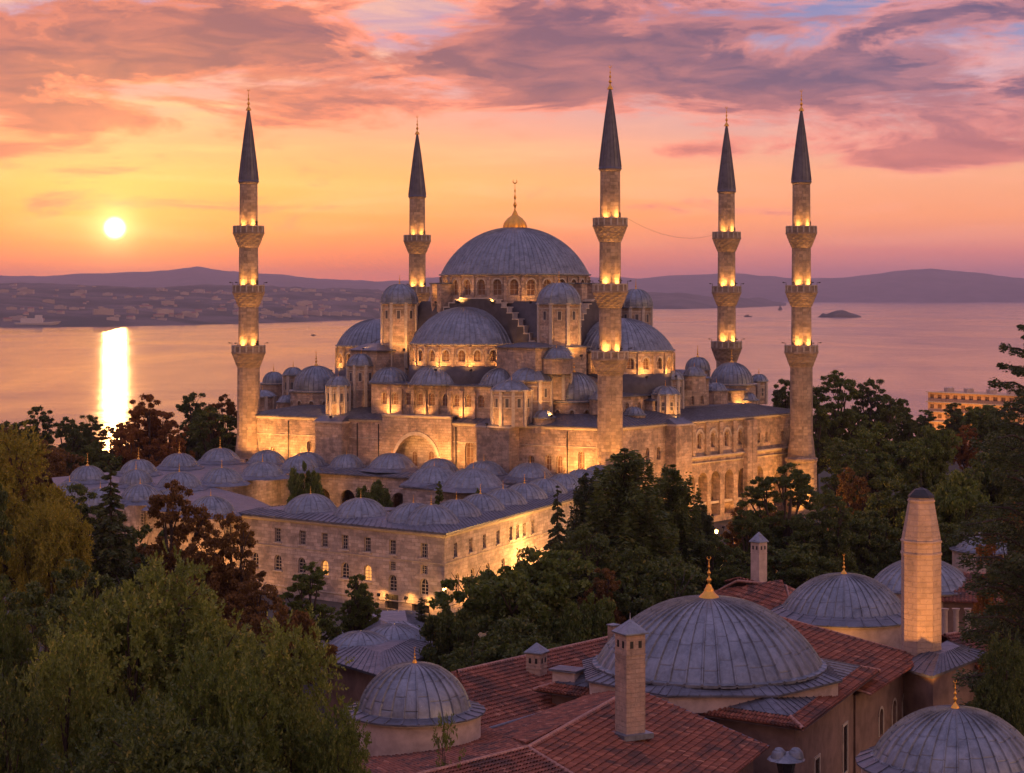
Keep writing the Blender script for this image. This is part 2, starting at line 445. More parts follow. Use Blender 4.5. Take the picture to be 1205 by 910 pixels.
# ------------------------------------------------------------------ terrain, sea, far shores
SEA = -25.0
def ground_z(x, y):
    r = max(0.0, y - 395 - .12 * abs(x)) ; a = min(1.0, r / 420.0)
    z = -31.0 * (a * a * (3 - 2 * a))
    return z
def grid_sheet(name, xs, ys, zf, mats, kind='structure', smooth=True):
    xs = np.asarray(xs); ys = np.asarray(ys)
    XX, YY = np.meshgrid(xs, ys)
    ZZ = np.array([[zf(x, y) for x in xs] for y in ys])
    V = np.stack([XX.ravel(), YY.ravel(), ZZ.ravel()], 1)
    nx, ny = len(xs), len(ys)
    i = np.arange(ny - 1)[:, None] * nx + np.arange(nx - 1)[None, :]
    Fq = np.stack([i, i + 1, i + nx + 1, i + nx], -1).reshape(-1, 4)
    me = np_mesh(name, V, Fq, mats, smooth=smooth)
    o = link(name, me); tag(o, kind=kind)
    return o
m_ground, t, b = mat('park_ground')
ob = t.n('ShaderNodeNewGeometry').outputs['Position']
gn = t.noise(ob, .06, 6, .6, .5); gn2 = t.noise(ob, 1.5, 5, .6)
t.link(t.mix(t.mr(gn, .4, .6, 0, 1, True), t.mix(gn2, (.02, .026, .012, 1), (.035, .04, .018, 1)), t.mix(gn2, (.045, .04, .032, 1), (.08, .07, .06, 1))), b.inputs['Base Color'])
b.inputs['Roughness'].default_value = .95; bump(t, b, gn2, .5, .1)
xs = list(np.linspace(-3000, -320, 10)) + list(np.linspace(-300, 300, 61)) + list(np.linspace(320, 3000, 10))
ys = list(np.linspace(-60, 390, 19)) + list(np.linspace(400, 1000, 61)) + [1200, 2000, 8000, 26000]
grid_sheet('ground', xs, ys, ground_z, [m_ground])

# sea
m_sea, t, b = mat('sea_water')
ob = t.n('ShaderNodeNewGeometry').outputs['Position']
b.inputs['Base Color'].default_value = (.035, .04, .06, 1)
b.inputs['IOR'].default_value = 1.33; b.inputs['Specular IOR Level'].default_value = .9
mp = t.n('ShaderNodeMapping'); mp.inputs['Scale'].default_value = (.004, .0016, 1); t.link(ob, mp.inputs[0])
bn = t.noise(mp.outputs[0], 1.0, 6, .6, .8)
mp2 = t.n('ShaderNodeMapping'); mp2.inputs['Scale'].default_value = (.05, .035, 1); t.link(ob, mp2.inputs[0])
wv = t.noise(mp2.outputs[0], 1.0, 5, .62)
mp3 = t.n('ShaderNodeMapping'); mp3.inputs['Scale'].default_value = (.006, .018, 1); t.link(ob, mp3.inputs[0])
wv2 = t.noise(mp3.outputs[0], 1.0, 6, .6)
t.link(t.mr(bn, .35, .65, .09, .20), b.inputs['Roughness'])
bp = t.n('ShaderNodeBump'); bp.inputs['Strength'].default_value = 1.0; bp.inputs['Distance'].default_value = 1.0
t.link(t.m('ADD', t.m('MULTIPLY', wv, .22), t.m('MULTIPLY', wv2, .7)), bp.inputs['Height']); t.link(bp.outputs[0], b.inputs['Normal'])
grid_sheet('sea', list(np.linspace(-24000, 24000, 25)), list(np.linspace(520, 26000, 27)), lambda x, y: SEA, [m_sea])

m_land, t, b = mat('far_wooded_land')
ob = t.n('ShaderNodeNewGeometry').outputs['Position']
ln = t.noise(ob, .004, 6, .65, .5); ln2 = t.noise(ob, .03, 5, .7)
t.link(t.mix(t.mr(ln, .42, .6, 0, 1, True), (.035, .045, .03, 1), t.mix(ln2, (.07, .06, .05, 1), (.17, .14, .12, 1))), b.inputs['Base Color'])
b.inputs['Roughness'].default_value = .95
from mathutils import noise as mn
def lerp_tab(tab, x):
    if x <= tab[0][0]: return tab[0][1]
    for (a, p), (b_, q) in zip(tab, tab[1:]):
        if x <= b_: return p + (q - p) * (x - a) / (b_ - a)
    return tab[-1][1]
def ridge(name, y_near_px, y_top_px, depth, pxs, amp, seedz, mats=None, label=None):
    "land mass: waterline row per px, skyline row per px, real distances and real heights"
    V = []; cols = []
    npx = len(pxs); NT_ = 26
    for px in pxs:
        yn = lerp_tab(y_near_px, px); Y0 = (CAMZ - SEA) * F / (yn - HY)
        Yt = Y0 + depth; zt = Z_(lerp_tab(y_top_px, px), Yt)
        for j in range(NT_):
            a = j / (NT_ - 4)
            Y = Y0 + depth * a
            X = X_(px, Y)
            if a <= 1:
                sh = a ** .75 if a < 1 else 1
                z = SEA - 1.5 + (zt - SEA) * sh
            else: z = SEA - 2 + (zt - SEA) * max(0, 1 - (a - 1) * 8)
            nz = mn.fractal(Vector((X * .0016, Y * .0016, seedz)), 1.0, 2.0, 5)
            z += nz * amp * min(1, a * 3) + mn.noise(Vector((X * .02, Y * .02, seedz))) * amp * .18 * min(1, a * 6)
            V.append((X, Y, z))
    i = (np.arange(npx - 1)[:, None] * NT_ + np.arange(NT_ - 1)[None, :])
    Fq = np.stack([i, i + NT_, i + NT_ + 1, i + 1], -1).reshape(-1, 4)
    me = np_mesh(name, V, Fq, mats or [m_land], smooth=True)
    o = link(name, me); tag(o, kind='structure')
    return o, V
lo, LV = ridge('far_shore', [(-200, 387), (120, 385), (300, 381), (440, 376), (470, 371), (640, 366)],
      [(-200, 332), (0, 334), (150, 336), (300, 337), (440, 341), (560, 346), (640, 352)], 3800, list(np.linspace(-200, 640, 130)), 20, 3.1)
ridge('far_hills', [(-300, 357.5), (620, 357.5)], [(-300, 326), (0, 326), (120, 322), (200, 317), (232, 312), (280, 319), (360, 326), (440, 331), (560, 329), (620, 333)], 4500, list(np.linspace(-300, 620, 110)), 28, 9.4)
ridge('peninsula', [(620, 358), (740, 363.5), (800, 364), (880, 362), (925, 360)], [(620, 350), (740, 343), (790, 345), (850, 348), (900, 352), (926, 357)], 1500, list(np.linspace(620, 925, 60)), 12, 5.2)
ridge('far_mountain', [(500, 355.6), (1500, 355.6)], [(500, 326), (700, 327), (760, 326), (850, 322), (930, 327), (1000, 326), (1050, 319), (1095, 316), (1150, 321), (1205, 328), (1350, 324), (1500, 330)], 2500, list(np.linspace(500, 1500, 120)), 20, 7.7)

# islet with trees on it
def islet():
    V = []; n = 40
    c = at_z(988, 373.5, SEA)
    mb = MB(); rows = []
    for j in range(9):
        a = j / 8
        row = []
        for k in range(n):
            th = 2 * PI * k / n
            rr = (1 - a) ** .6
            x = 66 * rr * math.cos(th) - 8 * a; y = 40 * rr * math.sin(th)
            hump = math.exp(-((x - 4) / 30) ** 2) * 9 + 12
            z = SEA - 1 + hump * (a ** .5) + mn.noise(Vector((x * .09, y * .09, 2))) * 6 * min(1, a * 4)
            row.append((c.x + x, c.y + y, z))
        rows.append(row)
    mb.grid(rows, 0, True)
    o = mb.build('island', [m_land]); tag(o, kind='structure')
islet()

# town on the far shore: small houses, each its own object
hm_wall = m_plain('far_house_wall', (.40, .33, .28), .8, noise=.2, scale=.01)
hm_roof = m_plain('far_house_roof', (.26, .12, .09), .8, noise=.2, scale=.01)
def house_mesh(w_, d_, h_, gable):
    mb = MB()
    q = [(-w_/2, -d_/2), (w_/2, -d_/2), (w_/2, d_/2), (-w_/2, d_/2)]
    mb.prism(q, -4, h_, 0, 0)
    if gable:
        a, b_, c_, d2 = [(p[0]*1.05, p[1]*1.05, h_ + .05) for p in q]
        r1 = (-w_/2 * 1.05, 0, h_ + d_*.28); r2 = (w_/2 * 1.05, 0, h_ + d_*.28)
        mb.face([a, b_, r2, r1], 1); mb.face([c_, d2, r1, r2], 1); mb.face([a, r1, d2], 0); mb.face([b_, c_, r2], 0)
    else: mb.prism([(p[0]*.4, p[1]*.4) for p in q], h_+.02, h_ + 3, 0, 1)
    o = mb.build('tmp', [hm_wall, hm_roof]); me = o.data; bpy.data.objects.remove(o); return me
hms = [house_mesh(26, 14, 9, True), house_mesh(40, 16, 14, False), house_mesh(18, 14, 12, True), house_mesh(60, 18, 18, False)]
rnd = random.Random(5)
NTr = 26
for k in range(290):
    px_i = rnd.randrange(24, 128); a = min(rnd.random() ** 1.6 * 18, 21)
    j = int(1 + a); p = Vector(LV[px_i * NTr + j]); q = Vector(LV[min(px_i + 1, 129) * NTr + j + 1]); f = rnd.random()
    pos = p.lerp(q, f)
    o = link('distant_house', rnd.choice(hms), None, (pos.x, pos.y, pos.z - 1), rnd.uniform(-.5, .5))
    sc_ = rnd.uniform(.3, .75); o.scale = (sc_, sc_, sc_)
    tag(o, 'small pale house in the hazy town on the far left shore', 'house', 'houses of the town across the water')

# boats
bw = m_plain('boat_white', (.5, .45, .42), .5); bd = m_plain('boat_hull_dark', (.05, .05, .06), .5)
def boat(px, py, L, label, ang=0.0, mast=0.0, dark=False):
    p = at_z(px, py, SEA); o = thing('boat', label, 'boat', (p.x, p.y, SEA))
    ca, sa = math.cos(ang), math.sin(ang)
    def T(x, y, z): return (p.x + x * ca - y * sa, p.y + x * sa + y * ca, SEA + z)
    mb = MB(); H = L * .09; B = L * .13
    rows = []
    for z, k in ((-.3, .7), (H * .5, .92), (H, 1.0)):
        rows.append([T(x * L / 2 * (1 if abs(x) < 1 else k), y * B * k, z + (.35 * H * max(0, x) if z > 0 else 0)) for x, y in ((-1, -.8), (0, -1), (.6, -.8), (1.05, 0), (.6, .8), (0, 1), (-1, .8))])
    mb.grid(rows, 0, True, smooth=False); mb.face(rows[-1], 0)
    mb.build('hull', bd if dark else bw, o)
    mb = MB()
    q = [T(x, y, 0)[:2] for x, y in ((-L * .36, -B * .6), (L * .12, -B * .6), (L * .12, B * .6), (-L * .36, B * .6))]
    mb.prism(q, SEA + H * .95, SEA + H * 2.1, 0)
    q = [T(x, y, 0)[:2] for x, y in ((-L * .05, -B * .45), (L * .1, -B * .45), (L * .1, B * .45), (-L * .05, B * .45))]
    mb.prism(q, SEA + H * 2.1, SEA + H * 2.9, 0)
    mb.build('cabin', bd if dark else bw, o)
    if mast:
        mb = MB(); mb.tube([T(0, 0, H), T(0, 0, mast)], [.5, .2], 6); mb.build('mast', bd, o)
        mb = MB(); mb.face([T(-1, 0, H * 2), T(-L * .35, .0, H * 2), T(-1, 0, mast * .95)]); mb.face([T(1, 0.2, H * 2), T(L * .4, .2, H * 1.5), T(1, .2, mast * .9)])
        sl_ = mb.build('sail', bd, o)
boat(343, 378.5, 34, 'dark ferry off the far shore, left one of the pair beside the left minaret', .1, dark=True)
boat(355, 378.2, 26, 'shorter dark ferry beside a longer one off the far left shore', -.2, dark=True)
boat(369, 395, 9, 'tiny lone dark boat on the pink water right of the left minaret', .4, dark=True)
boat(880, 373, 26, 'tiny dark boat on the water between the two right minarets', .1, dark=True)
boat(918, 365, 24, 'sailing boat with dark sails near the peninsula tip', .2, mast=26, dark=True)
boat(44, 384.6, 90, 'long low pale ferry lying along the far left shore', .1)

# ------------------------------------------------------------------ the air
hz = MB()
hz.prism([(-26000, -400), (26000, -400), (26000, 27500), (-26000, 27500)], -33.5, 380, 0)
hm = bpy.data.materials.new('haze_air'); hm.use_nodes = True
ht = NT(hm.node_tree)
for n_ in list(hm.node_tree.nodes):
    if n_.type != 'OUTPUT_MATERIAL': hm.node_tree.nodes.remove(n_)
pv = ht.n('ShaderNodeVolumePrincipled'); pv.inputs['Color'].default_value = (.82, .76, .92, 1)
pv.inputs['Density'].default_value = 5e-5; pv.inputs['Anisotropy'].default_value = .55
ht.link(pv.outputs[0], hm.node_tree.nodes['Material Output'].inputs['Volume'])
ho = hz.build('haze', [hm]); tag(ho, 'thin pinkish evening haze over the water and the far hills', None, kind='stuff')

# ------------------------------------------------------------------ building kit
def f_plane(P0, P1):
    P0 = Vector(P0[:2]); P1 = Vector(P1[:2]); L = (P1 - P0).length; t_ = (P1 - P0) / L; n_ = Vector((t_.y, -t_.x))
    def f(s, z, d=0.0): return (P0.x + t_.x * s + n_.x * d, P0.y + t_.y * s + n_.y * d, z)
    f.L = L; f.P0 = P0; f.t = t_; f.n = n_; f.ang = lambda s: math.atan2(t_.y, t_.x)
    def s_of(px):
        k = (px - 602.5) / F
        return (k * P0.y - P0.x) / (t_.x - k * t_.y)
    f.s = s_of
    return f
def f_cyl(c, r, a0):
    def f(s, z, d=0.0):
        a = a0 + s / r
        return (c[0] + (r + d) * math.cos(a), c[1] + (r + d) * math.sin(a), z)
    f.ang = lambda s: a0 + s / r + PI / 2
    f.L = 0
    return f
def wall(mb, f, s0, s1, z0, z1, ops=(), depth=.4, mi=0, step=0, mi_in=None, skip=()):
    "a wall with real openings; ops = (centre, width, sill z, spring z, arched)"
    ops = sorted(ops)
    if mi_in is None: mi_in = mi
    def quad(a, b_, za0, za1, zb0, zb1):
        mb.face([f(a, za0), f(b_, zb0), f(b_, zb1), f(a, za1)], mi, [(a, za0), (b_, zb0), (b_, zb1), (a, za1)])
    def solid(a, b_):
        if b_ - a < 1e-4: return
        n = max(1, int(math.ceil((b_ - a) / step))) if step else 1
        for i in range(n):
            p = a + (b_ - a) * i / n; q = a + (b_ - a) * (i + 1) / n
            quad(p, q, z0, z1, z0, z1)
    cur = s0
    for (c, w_, zb, zs, ar) in ops:
        a = c - w_ / 2; b_ = c + w_ / 2
        solid(cur, a)
        n = 10 if ar else 1
        pts = []
        for i in range(n + 1):
            s = a + w_ * (i / n if not ar else (1 - math.cos(PI * i / n)) / 2)
            z = zs + (math.sqrt(max(0, (w_ / 2) ** 2 - (s - c) ** 2)) * 1.12 if ar else 0)
            pts.append((s, z))
        if zb > z0 + .001: quad(a, b_, z0, zb, z0, zb)
        for (p, zp), (q, zq) in zip(pts, pts[1:]): quad(p, q, zp, z1, zq, z1)
        for (p, zp), (q, zq) in zip(pts, pts[1:]):
            mb.face([f(p, zp), f(q, zq), f(q, zq, -depth), f(p, zp, -depth)], mi_in)
        mb.face([f(a, zb), f(a, zs), f(a, zs, -depth), f(a, zb, -depth)], mi_in)
        mb.face([f(b_, zs), f(b_, zb), f(b_, zb, -depth), f(b_, zs, -depth)], mi_in)
        mb.face([f(a, zb), f(b_, zb), f(b_, zb, -depth), f(a, zb, -depth)], mi_in)
        cur = b_
    solid(cur, s1)
_wm = {}
def win_mesh(w_, h_, ar, frame=.09, nx=2, nz=3, glass='lattice', fm='trim'):
    "pane, glazing bars and frame; x along the wall, -y towards the viewer"
    key = (round(w_, 2), round(h_, 2), ar, nx, nz, glass, fm, frame)
    if key in _wm: return _wm[key]
    mb = MB(); n = 10
    top = [(-w_ / 2 + w_ * (1 - math.cos(PI * i / n)) / 2) for i in range(n + 1)]
    arc = [(x, h_ + (math.sqrt(max(0, (w_ / 2) ** 2 - x * x)) * 1.12 if ar else 0)) for x in (top if ar else (-w_ / 2, w_ / 2))]
    mb.face([(-w_ / 2, 0, 0), (w_ / 2, 0, 0)] + [(x, 0, z) for x, z in arc[::-1]], 0)
    Ht = h_ + (w_ / 2 * 1.12 if ar else 0)
    bt = frame * .45
    for i in range(1, nx):
        x = -w_ / 2 + w_ * i / nx
        hh = h_ + (math.sqrt(max(0, (w_ / 2) ** 2 - x * x)) * 1.1 if ar else 0)
        mb.box((x, -.04), bt, .05, 0.0, hh - .002, 0, 1)
    for j in range(1, nz):
        z = h_ * j / nz if not ar else h_ * j / (nz - 1)
        mb.box((0, -.045), w_ - .01, .05, z - bt / 2, z + bt / 2, 0, 1)
    # frame ring
    out = [(-w_ / 2, 0)] + arc + [(w_ / 2, 0)]
    inn = [(x * (1 - 2 * frame / w_), max(frame * .6, z - frame * (.9 if z > .01 else 0))) for x, z in out]
    for (a, b_), (c, d) in zip(zip(out, out[1:]), zip(inn, inn[1:])):
        mb.face([(a[0], -.07, a[1]), (b_[0], -.07, b_[1]), (d[0], -.07, d[1]), (c[0], -.07, c[1])], 1)
    mb.face([(-w_ / 2, -.07, 0), (w_ / 2, -.07, 0), (inn[-1][0], -.07, inn[-1][1]), (inn[0][0], -.07, inn[0][1])], 1)
    o = mb.build('tmp', [M[glass], M[fm]]); me = o.data; me.name = 'window'; bpy.data.objects.remove(o)
    _wm[key] = me
    return me
def put_windows(f, ops, depth, parent, name='window', **kw):
    for (c, w_, zb, zs, ar) in ops:
        p = Vector(f(c, zb, -depth * .9)) - wloc(parent)
        link(name, win_mesh(w_ + .02, zs - zb, ar, **kw), parent, p, f.ang(c))
def dome_mb(mb, c, zr, r, h, ribs, mi=0, rings=16, lip=.0, rib_h=.07, sheet=2.2, seg=4, pinch=1.0):
    "ribbed lead dome: spherical cap, raised seams, one lip"
    Rs = (r * r + h * h) / (2 * h); zc = zr + h - Rs
    th0 = math.asin(min(1, r / Rs));
    if h > r: th0 = PI - th0
    rows = []; n = ribs * seg
    offs = [0, .80, .86, .94] if seg == 4 else [0, .82, .91]
    hh = [0, 0, 1, 1] if seg == 4 else [0, 0, 1]
    ths = [th0 * (1 - a / rings) for a in range(rings)] + [th0 * .02]
    if lip:
        row = []
        for k in range(n): 
            aa = 2 * PI * (k // seg + offs[k % seg]) / ribs
            row.append((c[0] + (r + lip) * math.cos(aa), c[1] + (r + lip) * math.sin(aa), zr - .12 * lip - .03 + hh[k % seg] * rib_h * .6))
        rows.append([(p[0], p[1], p[2] - .18) for p in row]); rows.append(row)
    lens = []
    for th in ths:
        row = []; f_ = min(1, (th / th0) * 3)
        for k in range(n):
            aa = 2 * PI * (k // seg + offs[k % seg]) / ribs
            rr = Rs + hh[k % seg] * rib_h * f_
            row.append((c[0] + rr * math.sin(th) * math.cos(aa), c[1] + rr * math.sin(th) * math.sin(aa), zc + rr * math.cos(th)))
        rows.append(row)
    nb = len(rows)
    def uvf(a, b_):
        j = a - (2 if lip else 0)
        arc = (Rs * (th0 - ths[min(j, len(ths) - 1)]) if j >= 0 else -.2 * (-j)) / sheet
        kk = b_ // seg + offs[b_ % seg] if b_ < n else ribs
        return (kk + .001 + (0 if offs[b_ % seg] else 0.0), arc + .06)
    i0 = len(mb.v)
    mb.grid(rows, mi, True, uvf, smooth=False)
    # smooth shading only along the meridians would need custom normals; the facets are one sheet wide and read as lead
    top = [(c[0], c[1], zc + Rs)]
    mb.face(rows[-1], mi)
def finial_mb(mb, c, z, h, mi=0, n=10, fat=1.0):
    k = h * fat
    pr = [(.16 * k, -.02 * h), (.15 * k, .03 * h), (.10 * k, .10 * h), (.045 * k, .16 * h), (.03 * k, .22 * h), (.075 * k, .27 * h), (.085 * k, .31 * h), (.06 * k, .35 * h),
          (.022 * k, .39 * h), (.022 * k, .45 * h), (.055 * k, .48 * h), (.062 * k, .51 * h), (.04 * k, .55 * h), (.016 * k, .58 * h), (.016 * k, .64 * h), (.04 * k, .67 * h), (.03 * k, .71 * h), (.012 * k, .74 * h), (.011 * k, .88 * h)]
    mb.lathe(c, [(r, z + q) for r, q in pr], n, mi)
    # crescent, open upwards
    pts = []
    for i in range(13):
        a = R(-60 + 300 * i / 12) - PI / 2 + R(-90) * 0
        a = R(120 + 300 * i / 12)
        pts.append((c[0] + .055 * h * math.cos(a), c[1], z + .94 * h + .055 * h * math.sin(a)))
    mb.tube(pts, [.003 * h + .014 * h * math.sin(PI * i / 12) for i in range(13)], 5, mi)
def ngon_pts(c, r, n, rot=0.0): return [(c[0] + r * math.cos(rot + 2 * PI * k / n), c[1] + r * math.sin(rot + 2 * PI * k / n)) for k in range(n)]
def cornice(mb, f, s0, s1, z, h=.35, d=.25, mi=0, step=0):
    n = max(1, int(math.ceil((s1 - s0) / step))) if step else 1
    for i in range(n):
        a = s0 + (s1 - s0) * i / n; b_ = s0 + (s1 - s0) * (i + 1) / n
        mb.face([f(a, z, .003), f(b_, z, .003), f(b_, z + h * .6, d), f(a, z + h * .6, d)], mi)
        mb.face([f(a, z + h * .6, d), f(b_, z + h * .6, d), f(b_, z + h, d), f(a, z + h, d)], mi)
        mb.face([f(a, z + h, d), f(b_, z + h, d), f(b_, z + h, -.1), f(a, z + h, -.1)], mi)
    if not step:
        for s in (s0, s1): mb.face([f(s, z, .003), f(s, z + h * .6, d), f(s, z + h, d), f(s, z + h, -.1)], mi)
FL = []
def flood(pos, tgt, W, cone=110, parent=None, color=(1.0, .42, .10), rad=.15, fixture=True, blend=.6, name='floodlight'):
    pos = Vector(pos); tgt = Vector(tgt)
    off = wloc(parent) if parent is not None else Vector((0, 0, 0))
    if fixture:
        mb = MB(); d = (tgt - pos).normalized(); side = d.cross(Vector((0, 0, 1))).normalized(); up = side.cross(d)
        bc = pos - d * .25
        q = [bc + side * a * .22 + up * b_ * .16 for a, b_ in ((-1, -1), (1, -1), (1, 1), (-1, 1))]
        q2 = [p + d * .16 for p in q]; q0 = [bc + (p - bc) * .5 - d * .12 for p in q]
        for i in range(4): mb.face([q[i], q[(i + 1) % 4], q2[(i + 1) % 4], q2[i]], 0); mb.face([q0[i], q0[(i + 1) % 4], q[(i + 1) % 4], q[i]], 0)
        mb.face(q0[::-1], 0); mb.face([p - d * .02 for p in q2], 1)
        mb.tube([bc - up * .1, Vector((bc.x, bc.y, bc.z - .6))], .04, 5, 0)
        if parent is not None: mb.build(name, [M['iron'], M['lamp']], parent)
        else:
            o = mb.build(name, [M['iron'], M['lamp']], None, bc); FL.append(o)
    l = bpy.data.lights.new('flood_beam', 'SPOT'); l.energy = W; l.spot_size = R(cone); l.spot_blend = blend; l.color = color; l.shadow_soft_size = rad
    o = bpy.data.objects.new('flood_beam', l); col.objects.link(o); o.parent = parent
    o.location = pos - off; o.rotation_euler = (pos - tgt).to_track_quat('Z', 'Y').to_euler()
    return o

# ------------------------------------------------------------------ the great mosque
F0 = Vector((14.6, 291)); eu = Vector((-.871, .491)); ev = Vector((.644, .765)); LU, LVV = 67.2, 53.6
def H(u, v): return F0 + eu * u + ev * v
PF, PL, PR, PB = H(0, 0), H(LU, 0), H(0, LVV), H(LU, LVV)
mosque = thing('mosque', 'great stone mosque with cascading grey lead domes, floodlit between its minarets', 'mosque', (0, 325, 0))
EAVE = 16.3
mats_w = [M['stone'], M['trim'], M['lead_flat'], M['stone_dark'], M['lead_dark']]

# lower block: the left front (towards the court)
fl = f_plane(PL, PF)
def so(px): return fl.s(px)
mb = MB()
ops_hi = [(so(p), 1.1, za, zb, True) for p, za, zb in ((321, 8.6, 10.6), (585, 9.3, 11.6), (625, 9.2, 11.2), (645, 9.5, 11.4), (658, 9.2, 11.4), (684, 9.5, 12.2))]
ops_mid = [(so(552), 1.5, 9.3, 12.6, True), (so(364), .9, 9.4, 12.0, True)]
portal = (so(490), 8.2, 2, 9.6, True)
ops = sorted(ops_hi + ops_mid + [portal])
wall(mb, fl, 0, fl.L, 0, EAVE, ops, .6)
mb2 = MB()
cornice(mb2, fl, 0, so(452), EAVE - .4, .4, .3, 0); cornice(mb2, fl, so(533), fl.L, EAVE - .4, .4, .3, 0)
cornice(mb2, fl, 0, fl.L, 7.6, .3, .18, 0); cornice(mb2, fl, 0, so(452), 13.3, .16, .09, 0); cornice(mb2, fl, so(533), fl.L, 13.3, .16, .09, 0)
# raised centre with the portal arch
c0, c1 = so(452), so(533)
q = [fl(c0, 0, .45)[:2], fl(c1, 0, .45)[:2], fl(c1, 0, -2)[:2], fl(c0, 0, -2)[:2]]
mbp = MB()
fpl = f_plane(fl(c0, 0, .5), fl(c1, 0, .5))
wall(mbp, fpl, 0, fpl.L, 0, 17.3, [(fpl.s(490), 8.2, 2, 9.6, True)], .5)
for s_ in (0, fpl.L): mbp.face([fpl(s_, 0), fpl(s_, 17.3), fpl(s_, 17.3, -.5), fpl(s_, 0, -.5)])
mbp.face([fpl(0, 17.3), fpl(fpl.L, 17.3), fpl(fpl.L, 17.3, -2.5), fpl(0, 17.3, -2.5)], 2)
mbp.face([fpl(0, 17.3, -2.5), fpl(fpl.L, 17.3, -2.5), fpl(fpl.L, 16.2, -2.5), fpl(0, 16.2, -2.5)], 0)
mbp.build('portal_bay', mats_w, mosque)
cornice(mb2, fpl, 0, fpl.L, 16.9, .45, .25, 0)
# moulded arch band of the portal
pts_o = []; pts_i = []
sp = fpl.s(490)
for i in range(25):
    a = PI * i / 24
    pts_i.append((sp - 4.1 * math.cos(a), 9.6 + 4.1 * 1.12 * math.sin(a))); pts_o.append((sp - 4.55 * math.cos(a), 9.6 + 4.6 * 1.12 * math.sin(a)))
for (a, b_), (c, d) in zip(zip(pts_i, pts_i[1:]), zip(pts_o, pts_o[1:])):
    mb2.face([fpl(a[0], a[1], .12), fpl(b_[0], b_[1], .12), fpl(d[0], d[1], .12), fpl(c[0], c[1], .12)])
    mb2.face([fpl(c[0], c[1], .12), fpl(d[0], d[1], .12), fpl(d[0], d[1], 0), fpl(c[0], c[1], 0)])
# portal inside: glazed screen with bars
mbi = MB()
mbi.face([fl(portal[0] - 4.6, 0, -1.6), fl(portal[0] + 4.6, 0, -1.6), fl(portal[0] + 4.6, 15, -1.6), fl(portal[0] - 4.6, 15, -1.6)], 0)
for sgn in (-1, 1): mbi.face([fl(portal[0] + sgn * 4.1, 0, -1.6), fl(portal[0] + sgn * 4.1, 0, -.6), fl(portal[0] + sgn * 4.1, 9.6, -.6), fl(portal[0] + sgn * 4.1, 9.6, -1.6)], 0)
mbi.build('portal_niche', [M['stone2']], mosque)
put_windows(fl, ops_hi + ops_mid, .6, mosque, frame=.12, nx=2, nz=3)
for dp, w_ in ((1.9, 1.2), (-1.2, 1.0)):
    p = Vector(fl(portal[0] + dp, 8.6, -1.5)) - wloc(mosque)
    link('window', win_mesh(w_, 2.4, True), mosque, p, fl.ang(0))
# piers
def pier(px0, px1, zt, d, name='pier', zb=0.0, f=fl, top=2, slope=.8):
    s0_, s1_ = f.s(px0), f.s(px1); mbq = MB()
    q = [f(s0_, 0, d)[:2], f(s1_, 0, d)[:2], f(s1_, 0, .002)[:2], f(s0_, 0, .002)[:2]]
    mbq.prism(q, zb, zt, 0, 0)
    qo = [f(s0_ - .15, 0, d + .2)[:2], f(s1_ + .15, 0, d + .2)[:2], f(s1_ + .15, 0, .004)[:2], f(s0_ - .15, 0, .004)[:2]]
    mbq.prism(qo, zt + .004, zt + .3, 1, 1)
    mbq.frustum(qo, zt + .304, [f(s0_ + .2, 0, .4)[:2], f(s1_ - .2, 0, .4)[:2], f(s1_ - .2, 0, .1)[:2], f(s0_ + .2, 0, .1)[:2]], zt + .3 + slope, 2, True)
    return mbq.build(name, mats_w, mosque)
pier(380, 411, 15.7, 2.2); pier(573, 611, 16.0, 3.2)
mb.build('court_side_wall', mats_w, mosque)

# right front: short plain stretch, strong pier, then pilasters over an arcade
PR0 = Vector((PF.x, PF.y)); fr = f_plane(PF, PR)
mb = MB()
arc_px = [812, 827, 842, 858, 874, 893]
zc1 = 10.4
sA = fr.s(803)
ops_lo = [(fr.s(p), 2.7, 1.0, 6.6, True) for p in arc_px]
wall(mb, fr, 0, fr.L, 0, zc1, ops_lo + [(fr.s(915), 2.4, 1.0, 5.4, True)], 1.6, 0)
up_px = [807, 823, 839, 855, 871]
ops_up = [(fr.s(p), 1.15, 11.9, 13.6, True) for p in up_px] + [(fr.s(p), .8, 11.9, 13.5, False) for p in (893, 902, 921)] + [(fr.s(762), .9, 10.9, 12.4, True), (fr.s(775), .9, 10.9, 12.4, True)]
wall(mb, fr, 0, fr.L, zc1, EAVE, ops_up, .5, 0)
mb.build('side_wall', mats_w, mosque)
put_windows(fr, ops_up, .5, mosque, frame=.1)
# behind the arcade: a recessed wall with small lower openings
mb = MB()
mb.face([fr(sA, 0, -1.65), fr(fr.L, 0, -1.65), fr(fr.L, 10.3, -1.65), fr(sA, 10.3, -1.65)], 0)
for p in arc_px:
    s_ = fr.s(p)
    q = [fr(s_ - 1.35, 0, -.25)[:2], fr(s_ + 1.35, 0, -.25)[:2], fr(s_ + 1.35, 0, -.45)[:2], fr(s_ - 1.35, 0, -.45)[:2]]
    mb.prism(q, 2.9, 3.3, 1, 1)
mb.build('arcade_back_wall', mats_w, mosque)
cornice(mb2, fr, sA, fr.L, zc1 - .15, .5, .45, 0); cornice(mb2, fr, sA, fr.L, zc1 - .9, .22, .2, 0); cornice(mb2, fr, 0, fr.L, EAVE - .4, .42, .4, 0)
mb2.build('cornice', [M['trim']], mosque)
pier(783, 802, 16.0, 2.0, f=fr)
for p in (815, 831, 847, 863):
    s_ = fr.s(p); mbq = MB()
    q = [fr(s_ - .45, 0, .35)[:2], fr(s_ + .45, 0, .35)[:2], fr(s_ + .45, 0, .004)[:2], fr(s_ - .45, 0, .004)[:2]]
    mbq.prism(q, zc1 + .36, EAVE - .42, 0, 0); mbq.build('pilaster', mats_w, mosque)
